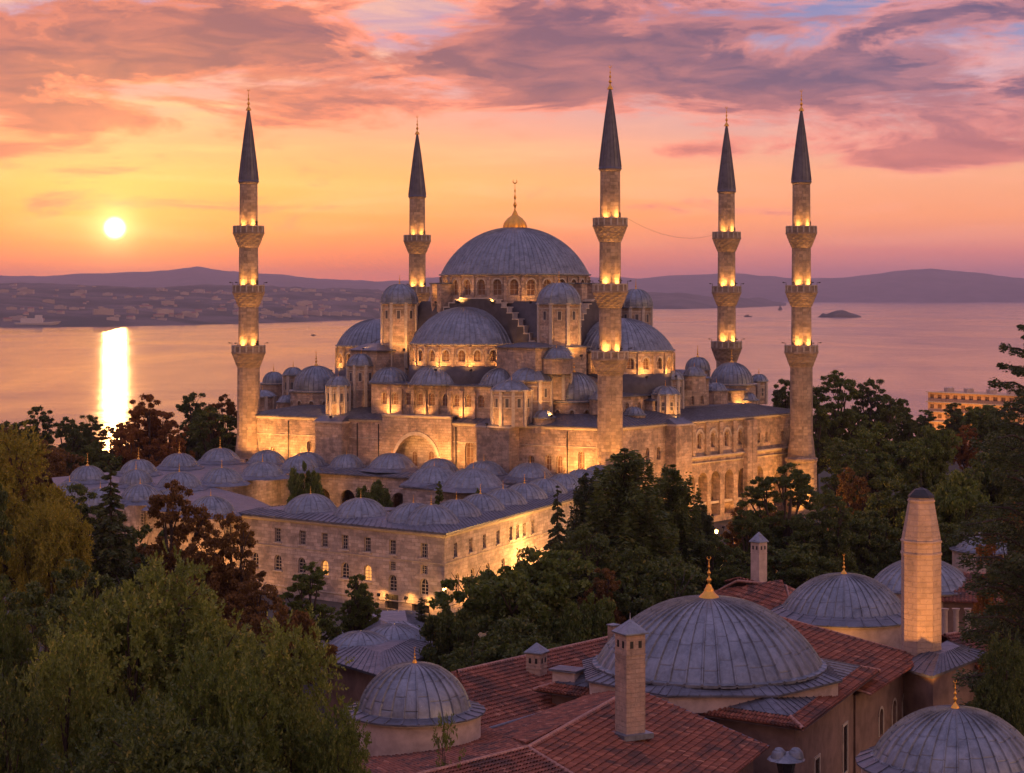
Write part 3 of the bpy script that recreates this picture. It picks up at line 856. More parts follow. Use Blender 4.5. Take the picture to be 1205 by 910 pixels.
for p in (877, 883):
    s_ = fr.s(p); mbq = MB()
    q = [fr(s_ - .7, 0, .9)[:2], fr(s_ + .7, 0, .9)[:2], fr(s_ + .7, 0, .004)[:2], fr(s_ - .7, 0, .004)[:2]]
    mbq.prism(q, 0, EAVE - .42, 0, 0); mbq.build('pilaster', mats_w, mosque)
# arch mouldings over the upper windows
mb = MB()
for p in up_px:
    s_ = fr.s(p)
    for i in range(12):
        a, b_ = PI * i / 12, PI * (i + 1) / 12
        P_ = lambda r_, t_: (s_ - r_ * math.cos(t_), 13.4 + r_ * 1.25 * math.sin(t_))
        A, B, C_, D_ = P_(1.0, a), P_(1.0, b_), P_(1.3, b_), P_(1.3, a)
        mb.face([fr(A[0], A[1], .12), fr(B[0], B[1], .12), fr(C_[0], C_[1], .12), fr(D_[0], D_[1], .12)]); mb.face([fr(D_[0], D_[1], .12), fr(C_[0], C_[1], .12), fr(C_[0], C_[1], 0), fr(D_[0], D_[1], 0)])
mb.build('arch_moulding', [M['trim']], mosque)
# far sides
mb = MB(); fb = f_plane(PR, PB); wall(mb, fb, 0, fb.L, 0, EAVE); fb2 = f_plane(PB, PL); wall(mb, fb2, 0, fb2.L, 0, EAVE)
mb.build('rear_wall', mats_w, mosque)

# lead roofs, stepped
def quadr(u0, v0, u1, v1): return [H(u0, v0), H(u1, v0), H(u1, v1), H(u0, v1)]
def slab(name, q, z0, z1, inset=0.0, over=.35, wallmi=0, roofmi=2, rise=.8):
    "masonry tier with a lead roof that rises gently from an overhanging eave"
    cx = sum(p[0] for p in q) / len(q); cy = sum(p[1] for p in q) / len(q)
    mb = MB(); q = [(p[0], p[1]) for p in q]
    mb.prism(q, z0, z1, wallmi, wallmi, bottom=False)
    def grow(k):
        o = []
        for p in q:
            d = math.hypot(p[0] - cx, p[1] - cy); o.append((cx + (p[0] - cx) * (1 + k / d), cy + (p[1] - cy) * (1 + k / d)))
        return o
    g = grow(over); mb.prism(g, z1 + .003, z1 + .14, roofmi, roofmi)
    g2 = grow(-3.0 if inset == 0 else -inset)
    mb.frustum(g, z1 + .143, g2, z1 + .14 + rise, roofmi, True)
    return mb.build(name, mats_w, mosque)
mb = MB()
def roofpoly(mb, qo, zo, qi, zi):
    n = len(qo)
    for i in range(n):
        a, b_ = Vector((*qo[i], zo)), Vector((*qo[(i + 1) % n], zo)); c, d = Vector((*qi[(i + 1) % n], zi)), Vector((*qi[i], zi))
        L = (b_ - a).length; k = max(1, int(L / .9)); hgt = (d - a).length
        for j in range(k):
            t0, t1, t2 = j / k, (j + .86) / k, (j + 1) / k
            lo0, lo1, lo2 = a.lerp(b_, t0), a.lerp(b_, t1), a.lerp(b_, t2); hi0, hi1, hi2 = d.lerp(c, t0), d.lerp(c, t1), d.lerp(c, t2)
            mb.face([lo0, lo1, hi1, hi0], 0, [(j, 0), (j + .8, 0), (j + .8, hgt / 2), (j, hgt / 2)])
            up = Vector((0, 0, .07))
            mb.face([lo1 + up, lo2 + up, hi2 + up, hi1 + up], 0, [(j + .9, 0), (j + 1, 0), (j + 1, hgt / 2), (j + .9, hgt / 2)])
            mb.face([lo1, lo1 + up, hi1 + up, hi1], 0); mb.face([lo2 + up, lo2, hi2, hi2 + up], 0); mb.face([lo1, lo2, lo2 + up, lo1 + up], 0)
    mb.face([(p[0], p[1], zi) for p in qi], 0)
def offq(a, b_, c, d): return [H(a, b_), H(c, b_), H(c, d), H(a, d)]
mb.prism(offq(-.45, -.45, LU + .45, LVV + .45), EAVE + .01, EAVE + .16, 0)
roofpoly(mb, offq(-.45, -.45, LU + .45, LVV + .45), EAVE + .165, offq(6, 6, LU - 6, LVV - 6), 17.9)
mb.build('lower_roof', [M['lead_flat']], mosque)
slab('roof_tier', offq(11, 9, LU - 14, LVV - 8), 17.5, 20.0)
slab('roof_tier', offq(13, 11.5, LU - 19, LVV - 10), 20.0, 22.4)

# the core block with its stepped great arches
T1, T2, T3 = Vector((-18.7, 325)), Vector((7.4, 308)), Vector((21.1, 333)); T4 = T1 + T3 - T2
C0 = Vector((.5, 328)); 
mb = MB()
mb.prism([T2, T3, T4, T1], 21, 29.5, 3, 4)
def shrink(q, k, c=None):
    c = c or sum((Vector(p) for p in q), Vector((0, 0))) / len(q)
    return [Vector(p).lerp(c, k) for p in q]
mb.frustum([T2, T3, T4, T1], 29.504, shrink([T2, T3, T4, T1], .18), 35.2, 4, True)
mb.build('core_block', mats_w, mosque)
def stepped_arch(A, B, zt, zlow, n=9):
    f = f_plane(A, B); mb = MB(); L = f.L
    d = .5
    mid = L / 2
    flat = 3.0
    stepw = (mid - flat - 1.2) / n
    def zz(i): return zt - (zt - zlow) * (1 - math.cos(PI / 2 * i / n)) ** .85
    edges = [(mid - flat, mid + flat, zt)]
    for i in range(n):
        for sg in (-1, 1):
            a = mid + sg * (flat + stepw * i); b_ = mid + sg * (flat + stepw * (i + 1))
            edges.append((min(a, b_), max(a, b_), zz(i + 1)))
    for a, b_, z in edges:
        mb.prism([f(a, 0, d)[:2], f(b_, 0, d)[:2], f(b_, 0, -.9)[:2], f(a, 0, -.9)[:2]], 22, z, 4, 4)
    prev = {}
    for a, b_, z in edges:      # pale coping on every step, with its riser
        mb.prism([f(a - .1, 0, d + .12)[:2], f(b_ + .1, 0, d + .12)[:2], f(b_ + .22, 0, -1.0)[:2], f(a - .22, 0, -1.0)[:2]], z + .004, z + .2, 1, 1)
    for i in range(n):
        for sg in (-1, 1):
            zhi = zt if i == 0 else zz(i); zlo_ = zz(i + 1)
            a = mid + sg * (flat + stepw * i)
            if zhi - zlo_ > .5:
                x0, x1 = (a + .003, a + .15) if sg > 0 else (a - .15, a - .003)
                mb.prism([f(x0, 0, d + .11)[:2], f(x1, 0, d + .11)[:2], f(x1, 0, -.7)[:2], f(x0, 0, -.7)[:2]], zlo_ + .205, zhi, 1, 1)
    return mb.build('stepped_arch', mats_w, mosque)
stepped_arch(T1.lerp(T2, .06), T2.lerp(T1, .06), 35.6, 27.6)
stepped_arch(T2.lerp(T3, .06), T3.lerp(T2, .06), 35.4, 27.6)

def drum(name, c, r, z0, z1, nwin, wz, ww, parent=mosque, a_from=-200, a_to=20, lead_top=True, depth=.45, pil=True, base_r=None, windows=True, wmi=0, poly=None, pz=.12):
    "round drum with arched windows and pilasters between them; a child object with its windows as children"
    step = 2 * PI / nwin; ops = []
    f = f_cyl(c, r, R(a_from)); tot = R(a_to - a_from) * r
    k = 0; s = step * r / 2
    while s < tot - ww:
        ops.append((s, ww, wz[0], wz[1], True)); s += step * r
    mb = MB()
    wall(mb, f, 0, tot, z0, z1, ops, depth, wmi, step=.8)
    wall(mb, f, tot, 2 * PI * r, z0, z1, (), depth, wmi, step=1.5)
    if pil:
        s = 0
        while s < tot:
            q = [f(s - .22, 0, .28)[:2], f(s + .22, 0, .28)[:2], f(s + .22, 0, .0)[:2], f(s - .22, 0, 0)[:2]]
            mb.prism(q, z0, z1 - .45, 0, 0); s += step * r
    cornice(mb, f, 0, 2 * PI * r, z1 - .32, .34, .3, 1, step=.8)
    mb.face([(c[0] + (r) * math.cos(a), c[1] + r * math.sin(a), z1 - .01) for a in [2 * PI * i / 48 for i in range(48)]], 2)
    # pale arch hoods
    for (s, w_, zb, zs, ar) in ops:
        for i in range(8):
            a, b_ = PI * i / 8, PI * (i + 1) / 8
            P_ = lambda r_, t_: (s - r_ * math.cos(t_), zs + r_ * 1.12 * math.sin(t_))
            A, B, C_, D_ = P_(w_ * .5, a), P_(w_ * .5, b_), P_(w_ * .5 + .2, b_), P_(w_ * .5 + .2, a)
            mb.face([f(A[0], A[1], .08), f(B[0], B[1], .08), f(C_[0], C_[1], .08), f(D_[0], D_[1], .08)], 1); mb.face([f(D_[0], D_[1], .08), f(C_[0], C_[1], .08), f(C_[0], C_[1], 0), f(D_[0], D_[1], 0)], 1)
    o = mb.build(name, mats_w, parent)
    if windows: put_windows(f, ops, depth, o, frame=.1)
    return o
def dome(name, c, zr, r, h, ribs, fin=None, parent=mosque, m='lead', lip=.35, rings=16, sheet=2.2, rib_h=.07, seg=4, finfat=1.0):
    mb = MB(); dome_mb(mb, c, zr, r, h, ribs, 0, rings, lip, rib_h, sheet, seg)
    o = mb.build(name, [M[m]], parent)
    if fin:
        mf = MB(); finial_mb(mf, c, zr + h - .05, fin, fat=finfat); mf.build('finial', [M['gold']], o)
    return o

# main drum and dome
drum('main_drum', C0, 12.4, 34.9, 39.7, 28, (36.2, 38.0), 1.45)
md = dome('main_dome', C0, 39.75, 12.35, 7.9, 84, None, lip=.45, rings=26, sheet=2.6, rib_h=.09)
mb = MB()      # gilded gadrooned cap and tall finial
rows = []
for z, r_ in ((47.35, 1.95), (47.7, 1.95), (48.4, 1.75), (49.1, 1.2), (49.6, .55), (49.9, .28)):
    rows.append([(C0.x + r_ * (1 + .05 * math.cos(12 * 2 * PI * k / 96)) * math.cos(2 * PI * k / 96), C0.y + r_ * (1 + .05 * math.cos(12 * 2 * PI * k / 96)) * math.sin(2 * PI * k / 96), z) for k in range(96)])
mb.grid(rows, 0, True)
finial_mb(mb, C0, 49.5, 6.2, fat=.55)
mb.build('finial', [M['gold']], md)
# buttress piers against the drum
for a in (-165, -150, -52, -38, -22, -8):
    mb = MB(); a = R(a); ca, sa = math.cos(a), math.sin(a)
    c = (C0.x + 13.4 * ca, C0.y + 13.4 * sa)
    mb.box(c, 2.0, 1.5, 33.5, 38.0, a, 0); mb.box(c, 2.3, 1.8, 38.004, 38.25, a, 2); mb.build('drum_buttress', mats_w, mosque)

# turrets at the corners of the core
def turret(c, r, zr, zb, h, fin, n=8, ribs=16, name='turret', mw=None, rot=R(22.5), niche=False):
    t = MB(); q = ngon_pts(c, r, n, rot)
    t.prism(q, zb, zr - .3, 0, 0); t.prism(ngon_pts(c, r * 1.07 + .1, n, rot), zr - .296, zr - .02, 1, 2)
    for k in range(n):      # corner strips
        a = rot + 2 * PI * k / n; t.box((c[0] + r * math.cos(a) * .995, c[1] + r * math.sin(a) * .995), .4, .5, zb + .01, zr - .35, a, 1)
    if zr - zb > 3.5:
        t.prism(ngon_pts(c, r * 1.03 + .05, n, rot), zr - 1.0, zr - .85, 1, 1); t.prism(ngon_pts(c, r * 1.03 + .05, n, rot), (zr + zb) / 2, (zr + zb) / 2 + .12, 1, 1)
        for k in range(n):      # slit openings with pale jambs
            a = rot + 2 * PI * (k + .5) / n; ra = r * math.cos(PI / n)
            t.box((c[0] + ra * math.cos(a), c[1] + ra * math.sin(a)), .10, min(.75, r * .3), zr - 2.75, zr - 1.25, a, 1)
            t.box((c[0] + (ra + .02) * math.cos(a), c[1] + (ra + .02) * math.sin(a)), .10, min(.5, r * .2), zr - 2.65, zr - 1.35, a, 4)
    o = t.build(name, mats_w, mosque)
    d = MB(); dome_mb(d, c, zr - .015, r * 1.0, h, ribs, 0, 12, .22, .12, 1.6, 4)
    dd = d.build('dome', [M['lead']], o)
    if fin:
        mf = MB(); finial_mb(mf, c, zr + h - .1, fin); mf.build('finial', [M['gold']], o)
    return o
turret((7.4, 308), 3.45, 35.0, 21, 3.2, 1.9); turret((-18.7, 325), 3.05, 35.0, 21, 3.1, 1.6); turret((21.1, 333), 2.8, 34.3, 21, 3.0, 1.8)
turret((T4.x, T4.y), 2.8, 34.6, 21, 3.0, 1.8)

# semi-domes
def semi(c, r, zr, h, z0, nwin, ribs, wz, ww, skirt=True, a_from=-200, a_to=20):
    drum('semidome_drum', c, r + .25, z0, zr - .05, nwin, wz, ww, a_from=a_from, a_to=a_to)
    dome('semidome', c, zr, r + .2, h, ribs, None, rings=20, sheet=2.4, rib_h=.08)
    if skirt:
        mb = MB(); mb.lathe(c, [(r + .95, z0 - 3.6), (r + .8, z0 - 2.2), (r + .5, z0 + .05), (r + .2, z0 + .06)], 48, 0)
        mb.build('lead_skirt', [M['lead_dark']], mosque)
semi(Vector((-7.4, 317.3)), 8.75, 28.55, 5.8, 24.9, 22, 60, (25.7, 26.9), 1.15)
semi(Vector((17.8, 319)), 8.3, 27.4, 5.1, 23.6, 20, 56, (24.4, 25.6), 1.15)
semi(Vector((-23.6, 341)), 6.7, 27.6, 4.5, 23.6, 18, 46, (24.5, 25.6), 1.1)

# exedra band on the court side: windows, pilasters, three small half domes
def band(px0, px1, Y0, Y1, zt, zb, wins, ww, wz, back=7.0, name='window_band', rise=.5):
    A, B = at(px0, 0, Y0), at(px1, 0, Y1); f = f_plane(A, B); mb = MB()
    ops = [(f.s(p), ww, wz[0], wz[1], True) for p in wins]
    wall(mb, f, 0, f.L, zb, zt, ops, .4)
    for s_ in (0, f.L):
        mb.face([f(s_, zb, 0), f(s_, zb, -back), f(s_, zt, -back), f(s_, zt, 0)], 0)
    mids = [(a + b_) / 2 for a, b_ in zip(wins, wins[1:])]
    for p in mids:
        s_ = f.s(p); mb.prism([f(s_ - .3, 0, .4)[:2], f(s_ + .3, 0, .4)[:2], f(s_ + .3, 0, .003)[:2], f(s_ - .3, 0, .003)[:2]], zb, zt - .7, 0, 0)
    mb.prism([f(-.35, 0, .4)[:2], f(f.L + .35, 0, .4)[:2], f(f.L + .35, 0, -back)[:2], f(-.35, 0, -back)[:2]], zt + .003, zt + .18, 2, 2)
    mb.face([f(-.35, zt + .185, .4), f(f.L + .35, zt + .185, .4), f(f.L + .35, zt + .18 + rise, -back), f(-.35, zt + .18 + rise, -back)], 2)
    o = mb.build(name, mats_w, mosque); put_windows(f, ops, .4, o, frame=.1)
    return f
band(437, 578, 315, 303.3, 21.9, 16.6, [452, 465, 480, 494, 508, 523, 537, 551, 566], 1.15, (18.7, 20.0), 9)
dome('exedra_dome', (X_(515, 311.3), 311.3), 22.25, 4.4, 3.0, 32, rib_h=.1)
dome('exedra_dome', (X_(590, 306.5), 306.5), 22.3, 3.3, 2.5, 28, rib_h=.1)
dome('exedra_dome', (X_(459, 317.5), 317.5), 22.3, 3.1, 2.2, 24, rib_h=.1)
# stacked stair turrets
turret(at(625, 0, 302)[:2], 3.35, 23.2, 16.5, 1.9, .9, ribs=14); turret(at(602, 0, 299.3)[:2], 3.1, 21.8, 16.2, 1.4, .9, n=10, ribs=12)
turret(at(398, 0, 318.5)[:2], 1.95, 21.6, 15.5, 1.4, .8, n=10, ribs=12); turret(at(425, 0, 322)[:2], 2.35, 24.8, 16.5, 1.8, 1.0, ribs=14)
turret(at(447, 0, 330)[:2], 2.2, 27.2, 20, 1.5, 0, ribs=12)
# corner domes on low drums
def corner(px, Y, r, zr, h, z0, fin, ribs=28, nwin=12):
    c = at(px, 0, Y)[:2]
    drum('corner_drum', c, r + .45, z0, zr - .05, nwin, (z0 + .9, z0 + 1.3), .7, windows=True, pil=False)
    dome('corner_dome', c, zr, r, h, ribs, fin, lip=.75, rib_h=.1)
corner(675, 305.5, 4.0, 19.9, 4.3, 16.8, 2.6); corner(372, 331, 3.85, 20.2, 4.1, 16.8, 2.5); corner(861, 341, 3.7, 20.9, 3.6, 17.0, 2.4)
corner(322, 343, 1.9, 20.9, 1.9, 16.8, 1.4, 16, 8)
# smaller masses on the right side roofs
def blk(px0, px1, Y, zt, zb, dp, ang=None, roof=.5, wins=(), name='roof_block', wz=None):
    A, B = at(px0, 0, Y), at(px1, 0, Y + (px1 - px0) * .12); f = f_plane(A, B); mb = MB()
    ops = [(f.s(p), .8, zb + .9, zb + 1.9, True) for p in wins]
    wall(mb, f, 0, f.L, zb, zt, ops, .35)
    for s_ in (0, f.L): mb.face([f(s_, zb, 0), f(s_, zb, -dp), f(s_, zt, -dp), f(s_, zt, 0)], 0)
    mb.prism([f(-.4, 0, .45)[:2], f(f.L + .4, 0, .45)[:2], f(f.L + .4, 0, -dp)[:2], f(-.4, 0, -dp)[:2]], zt + .003, zt + .16, 2, 2)
    mb.frustum([f(-.4, 0, .45)[:2], f(f.L + .4, 0, .45)[:2], f(f.L + .4, 0, -dp)[:2], f(-.4, 0, -dp)[:2]], zt + .165,
               [f(f.L * .3, 0, -dp * .4)[:2], f(f.L * .7, 0, -dp * .4)[:2], f(f.L * .7, 0, -dp * .8)[:2], f(f.L * .3, 0, -dp * .8)[:2]], zt + .16 + roof, 2)
    o = mb.build(name, mats_w, mosque); put_windows(f, ops, .35, o)
blk(724, 768, 306, 20.2, 16.9, 7, wins=(738, 752), roof=.6); blk(768, 797, 309, 19.4, 16.7, 6, roof=.5)
blk(727, 776, 312, 22.7, 19.5, 6, wins=(742, 758), roof=.5); blk(781, 806, 319, 21.9, 17.2, 6, wins=(789, 799), roof=.9)
blk(806, 834, 322, 22.3, 17.2, 7, wins=(815, 826), roof=1.3); blk(836, 876, 332, 19.8, 17.2, 7, wins=(846, 858), roof=.3)
turret(at(783, 0, 311)[:2], 2.2, 20.6, 16.4, 1.2, 1.0, n=10, ribs=12); turret(at(793, 0, 316)[:2], 1.5, 22.8, 17, 1.2, 1.2, ribs=10)
turret(at(821, 0, 346)[:2], 2.1, 23.2, 17, 2.1, 2.2, ribs=14); turret(at(893, 0, 345)[:2], 1.5, 21.2, 17, 1.1, 1.2, n=6, ribs=10)
turret(at(655, 0, 303.5)[:2], 2.4, 27.2, 20, 1.2, 0, ribs=14)
turret(at(309, 0, 337)[:2], 2.2, 18.9, 15.5, 1.0, .9, ribs=10)
turret(at(345, 0, 337)[:2], 1.7, 22.6, 16.5, 1.2, 1.3, ribs=10)
blk(630, 690, 300, 28.0, 19.5, 9, roof=.6, wins=(640, 652, 664, 676)); blk(443, 487, 320, 27.0, 20, 7, roof=1.0, wins=(454, 465, 476)); blk(404, 440, 331, 21.6, 17.2, 8, roof=.6, wins=(415, 428))

# ------------------------------------------------------------------ minarets
def minaret_parts(c, root, z_base=0.0, third=True, lit_low=True):
    n = 16
    mb = MB()
    def flut(r, z): return (r, z)
    prof = [(2.6, z_base), (2.6, 8.6), (2.75, 8.7), (2.75, 9.1), (2.35, 9.3), (1.92, 13), (1.86, 24.4)]
    mb.lathe(c, prof, n, 0, smooth=False)
    mb.lathe(c, [(1.70, 27.0), (1.66, 34.6)], n, 0, smooth=False); mb.lathe(c, [(1.62, 37.0), (1.58, 44.6)], n, 0, smooth=False)
    mb.lathe(c, [(1.52, 47.0), (1.48, 54.6), (1.62, 54.75), (1.62, 55.0), (1.2, 55.0)], n, 0, smooth=False)
    mb.build('shaft', [M['minaret']], root)
    for z1, r0, r1 in ((27.9, 1.86, 2.72), (37.9, 1.66, 2.58), (47.7, 1.58, 2.50)):
        mb = MB(); N = 48; zb = z1 - 3.6
        levels = 6; rows = []
        for i in range(levels):
            t0 = i / levels; ra = r0 + (r1 - r0) * (t0 ** .9); rb = r0 + (r1 - r0) * (((i + 1) / levels) ** .9)
            za = zb + 2.2 * i / levels; zc_ = zb + 2.2 * (i + 1) / levels
            ph = i % 2
            for z, rr, amp in ((za, ra, .0), (za + .12, rb - .02, .10), (zc_, rb, .02)):
                rows.append([(c[0] + (rr - (amp if (k + 2 * ph) % 4 < 2 else 0)) * math.cos(2 * PI * k / N), c[1] + (rr - (amp if (k + 2 * ph) % 4 < 2 else 0)) * math.sin(2 * PI * k / N), z) for k in range(N)])
        rows.append([(c[0] + (r1 + .12) * math.cos(2 * PI * k / N), c[1] + (r1 + .12) * math.sin(2 * PI * k / N), zb + 2.24) for k in range(N)])
        rows.append([(c[0] + (r1 + .12) * math.cos(2 * PI * k / N), c[1] + (r1 + .12) * math.sin(2 * PI * k / N), zb + 2.5) for k in range(N)])
        mb.grid(rows, 0, True, smooth=False)
        for a, b_, rr, mi in ((zb + 2.5, z1 - .15, r1, 0), (z1 - .15, z1, r1 + .1, 1)):
            mb.lathe(c, [(rr, a), (rr, b_), (rr - .22, b_), (rr - .22, a)], n, mi, smooth=False)
        for k in range(n):
            a = 2 * PI * k / n; mb.box((c[0] + (r1 + .02) * math.cos(a), c[1] + (r1 + .02) * math.sin(a)), .16, .2, zb + 2.5, z1 - .155, a, 1)
        mb.lathe(c, [(r1 - .1, zb + 2.45), (.5, zb + 2.45)], n, 0, smooth=False)
        o = mb.build('balcony', [M['minaret'], M['trim']], root)
    # dark doors onto the balconies
    for z1, r in ((27.9, 1.70), (37.9, 1.62), (47.7, 1.52)):
        mb = MB(); a = R(-22); mb.box((c[0] + r * math.cos(a), c[1] + r * math.sin(a)), .06, .7, z1 - 1.1, z1 + .75, a, 0)
        mb.build('balcony_door', [M['iron']], root)
    mb = MB(); rows = []
    n2 = 16
    mb.lathe(c, [(1.78, 54.95), (1.66, 55.25), (1.30, 58.4), (.72, 63.0), (.22, 66.6), (.12, 67.2)], n2, 0, smooth=False)
    for k in range(n2):
        a = 2 * PI * k / n2; mb.tube([(c[0] + r * math.cos(a), c[1] + r * math.sin(a), z) for r, z in ((1.68, 55.3), (1.32, 58.4), (.73, 63), (.2, 66.6))], .045, 4)
    mb.build('spire', [M['spire']], root)
    mb = MB(); finial_mb(mb, c, 66.9, 3.6, fat=.8); mb.build('finial', [M['gold']], root)
    for z1, r1, r0, W in ((27.9, 2.72, 1.70, 1150), (37.9, 2.58, 1.62, 1150), (47.7, 2.5, 1.52, 800)):
        for da in (-118, -52):
            a = R(da); rr = r1 - .38
            p = Vector((c[0] + rr * math.cos(a), c[1] + rr * math.sin(a), z1 - .45))
            tgt = Vector((c[0] + r0 * .9 * math.cos(a), c[1] + r0 * .9 * math.sin(a), z1 + 4.2))
            flood(p, tgt, W, 120, root, rad=.10, blend=1.0)
        # small lamp arms standing over the parapet
        if z1 < 47:
            for da in (-175, -5, -60, -125):
                mb = MB(); a = R(da); q0 = Vector((c[0] + r1 * math.cos(a), c[1] + r1 * math.sin(a), z1)); q1 = q0 + Vector((math.cos(a) * .45, math.sin(a) * .45, .35))
                mb.tube([q0, q0 + Vector((0, 0, .4)), q1], .05, 5); mb.box((q1.x, q1.y), .28, .2, q1.z, q1.z + .14, a, 0)
                mb.build('lamp_arm', [M['iron']], root)
mins = [('minaret', 718, 291, 'tall front minaret of the mosque, the nearest one, with three balconies'),
        ('minaret', 292.5, 324, 'minaret on the far left, dark against the orange sky beside the sun'),
        ('minaret', 943, 325, 'rightmost minaret, its pale lower shaft standing down to the trees'),
        ('minaret', 491, 372, 'minaret rising behind the left shoulder of the main dome'),
        ('minaret', 855, 354, 'slim minaret between the front one and the rightmost one')]
first = None
for i, (nm, px, Y, lab) in enumerate(mins):
    c = (X_(px, Y), Y)
    if first is None:
        first = thing(nm, lab, 'minaret', (c[0], c[1], 0), 'minarets of the mosque')
        minaret_parts(c, first); root = first
    else:
        root = first.copy(); col.objects.link(root); root.location = (c[0], c[1], 0); root['label'] = lab
        for ch in list(first.children):
            k = ch.copy(); col.objects.link(k); k.parent = root
# cable between two minarets
a = Vector((X_(738, 291), 291, Z_(257, 291))); b_ = Vector((X_(838, 354), 354, Z_(277, 354)))
mb = MB(); pts = []
for i in range(25):
    t_ = i / 24; p = a.lerp(b_, t_); p.z -= 4 * 1.5 * t_ * (1 - t_); pts.append(p)
mb.tube(pts, .018, 4); o = mb.build('cable', [M['iron']], None, a); tag(o, 'thin sagging cable strung between the upper balconies of two minarets', 'cable')

# downpipes on the long wall
for px in (340, 421, 446, 537, 668):
    s_ = so(px); mb = MB(); dd_ = .7 if 452 < px < 533 else .16
    mb.tube([fl(s_, 7.9, dd_), fl(s_, 15.7, dd_)], .09, 6); mb.build('downpipe', [M['iron']], mosque)
# floodlights of the mosque
def H3(u, v, z): p = H(u, v); return (p.x, p.y, z)
for px, W, d_ in ((322, 1875, 3.6), (352, 2125, 3.4), (395, 1875, 5.2), (432, 3250, 3.6), (462, 3250, 4.2), (490, 3625, 4.0), (520, 3250, 4.2), (552, 2750, 3.6), (592, 2250, 6.2), (640, 1625, 3.4), (672, 2000, 3.4), (700, 1625, 3.6)):
    s_ = so(px); flood(fl(s_, 9.5, d_), fl(s_, 14.5, 0), W, 140, mosque, rad=.3)
for px, W in ((460, 700), (500, 900), (545, 700)):
    f_ = f_plane(at(437, 0, 315), at(578, 0, 303.3)); s_ = f_.s(px); flood(f_(s_, 17.3, 1.9), f_(s_, 20.2, 0), W, 140, mosque)
def ringflood(c, r, z, angs, W, up=2.0, gap=1.6, cone=140):
    for a in angs:
        a = R(a); flood((c[0] + (r + gap) * math.cos(a), c[1] + (r + gap) * math.sin(a), z), (c[0] + r * math.cos(a), c[1] + r * math.sin(a), z + up), W, cone, mosque)
ringflood((-7.4, 317.3), 9.2, 24.6, (-150, -115, -85, -50), 560)
ringflood((17.8, 319), 8.6, 23.4, (-110, -70, -35), 520)
ringflood((-23.6, 341), 7, 23.4, (-150, -110), 560)
ringflood((C0.x, C0.y), 12.6, 35.2, (-155, -130, -105, -80, -60), 300, gap=1.7)
ringflood((7.4, 308), 3.5, 27.0, (-140, -60), 900, up=4, gap=3)
ringflood((-18.7, 325), 3.1, 27.5, (-160, -80), 800, up=3.5, gap=3)
ringflood(at(675, 0, 305.5)[:2], 4.5, 16.9, (-130, -60), 420, gap=1.8)
ringflood(at(372, 0, 331)[:2], 4.3, 17.0, (-140, -70), 420, gap=1.8)
ringflood(at(602, 0, 299.3)[:2], 3.2, 16.9, (-130,), 500, gap=2.5)
ringflood(at(625, 0, 302)[:2], 3.4, 18.0, (-60,), 700, gap=2.5)
ringflood(at(398, 0, 318.5)[:2], 2, 16.8, (-100,), 500, gap=2.5)
ringflood(at(783, 0, 311)[:2], 2.2, 17.0, (-70,), 500, gap=2)
ringflood(at(821, 0, 322)[:2], 3.0, 17.2, (-70,), 500, gap=2)
ringflood(at(861, 0, 341)[:2], 4.1, 17.2, (-80,), 400, gap=2)
for px, W, d in ((768, 4200, 9), (800, 2600, 8), (835, 2400, 9), (868, 1900, 9), (905, 2600, 8)):
    s_ = fr.s(px); flood(fr(s_, .8, d), fr(s_, 9.0, 0), W, 120, mosque)
for p in (827, 858, 893):
    s_ = fr.s(p); flood(fr(s_, 1.0, -.2), fr(s_, 6.5, -1.2), 260, 150, mosque)
flood((X_(943, 325) - 1.5, 316, 1.0), (X_(943, 325), 325, 10), 3500, 90, mosque)
flood((X_(718, 291) + 2.5, 283, 10), (X_(718, 291), 291, 21), 4200, 80, mosque)
flood((X_(292, 324) + 1, 315, 9.8), (X_(292, 324), 324, 18), 4200, 80, mosque)

for px, Y, zr, r, h, rb in ((458, 318, 17.9, 1.6, 1.1, 12), (640, 298, 17.7, 1.5, 1.0, 12), (712, 300, 20.4, 2.2, 1.5, 14), (746, 303, 17.8, 1.6, 1.1, 12), (756, 316, 23.2, 1.9, 1.3, 14),
                            (776, 314, 20.0, 1.7, 1.2, 12), (817, 318, 23.3, 1.7, 1.3, 12), (843, 330, 20.3, 1.7, 1.2, 12), (880, 338, 18.2, 1.6, 1.2, 12), (418, 332, 22.2, 1.8, 1.3, 14),
                            (338, 334, 18.1, 1.6, 1.1, 12), (655, 302, 26.6, 2.3, 1.5, 16), (436, 335, 19.6, 1.7, 1.2, 12), (608, 309, 22.6, 1.6, 1.1, 12)):
    dome('roof_dome', at(px, 0, Y)[:2], zr, r, h, rb, .8, lip=.35, rings=10, rib_h=.08)
    mb = MB(); mb.lathe(at(px, 0, Y)[:2], [(r + .2, zr - 2.5), (r + .2, zr - .05)], 10, 0, smooth=False); mb.build('dome_curb', [M['stone']], mosque)

# ------------------------------------------------------------------ the court in front of the mosque
court = thing('court_building', 'two storey pale stone court building with rows of small lead domes on its roof', 'building', (-15, 255, 0))
CZ = 9.2
Q0 = Vector((-7.6, 220)); QL = Vector((-33.1, 240)); QR = Q0 + Vector((11.4, 28)) * 2.25
ff = f_plane(QL, Q0); fs = f_plane(Q0, QR)
mats_c = [M['stone2'], M['trim'], M['lead_flat'], M['stone_dark'], M['lead_dark']]
mb = MB()
up = [(ff.s(p), 1.05, 6.3, 8.0, False) for p in (327, 356, 382, 406, 432.5, 462, 499)]
midr = [(ff.s(p), 1.0, 4.45, 5.5, False) for p in (462, 499)]
low = [(ff.s(p), 1.25, 2.9, 4.1, True) for p in (300, 327, 355, 382, 406, 432.5)] 
low2 = [(ff.s(p), 1.25, 2.1, 3.6, True) for p in (462, 499)]
wall(mb, ff, 0, ff.L, 5.9, CZ - .4, up, .32)
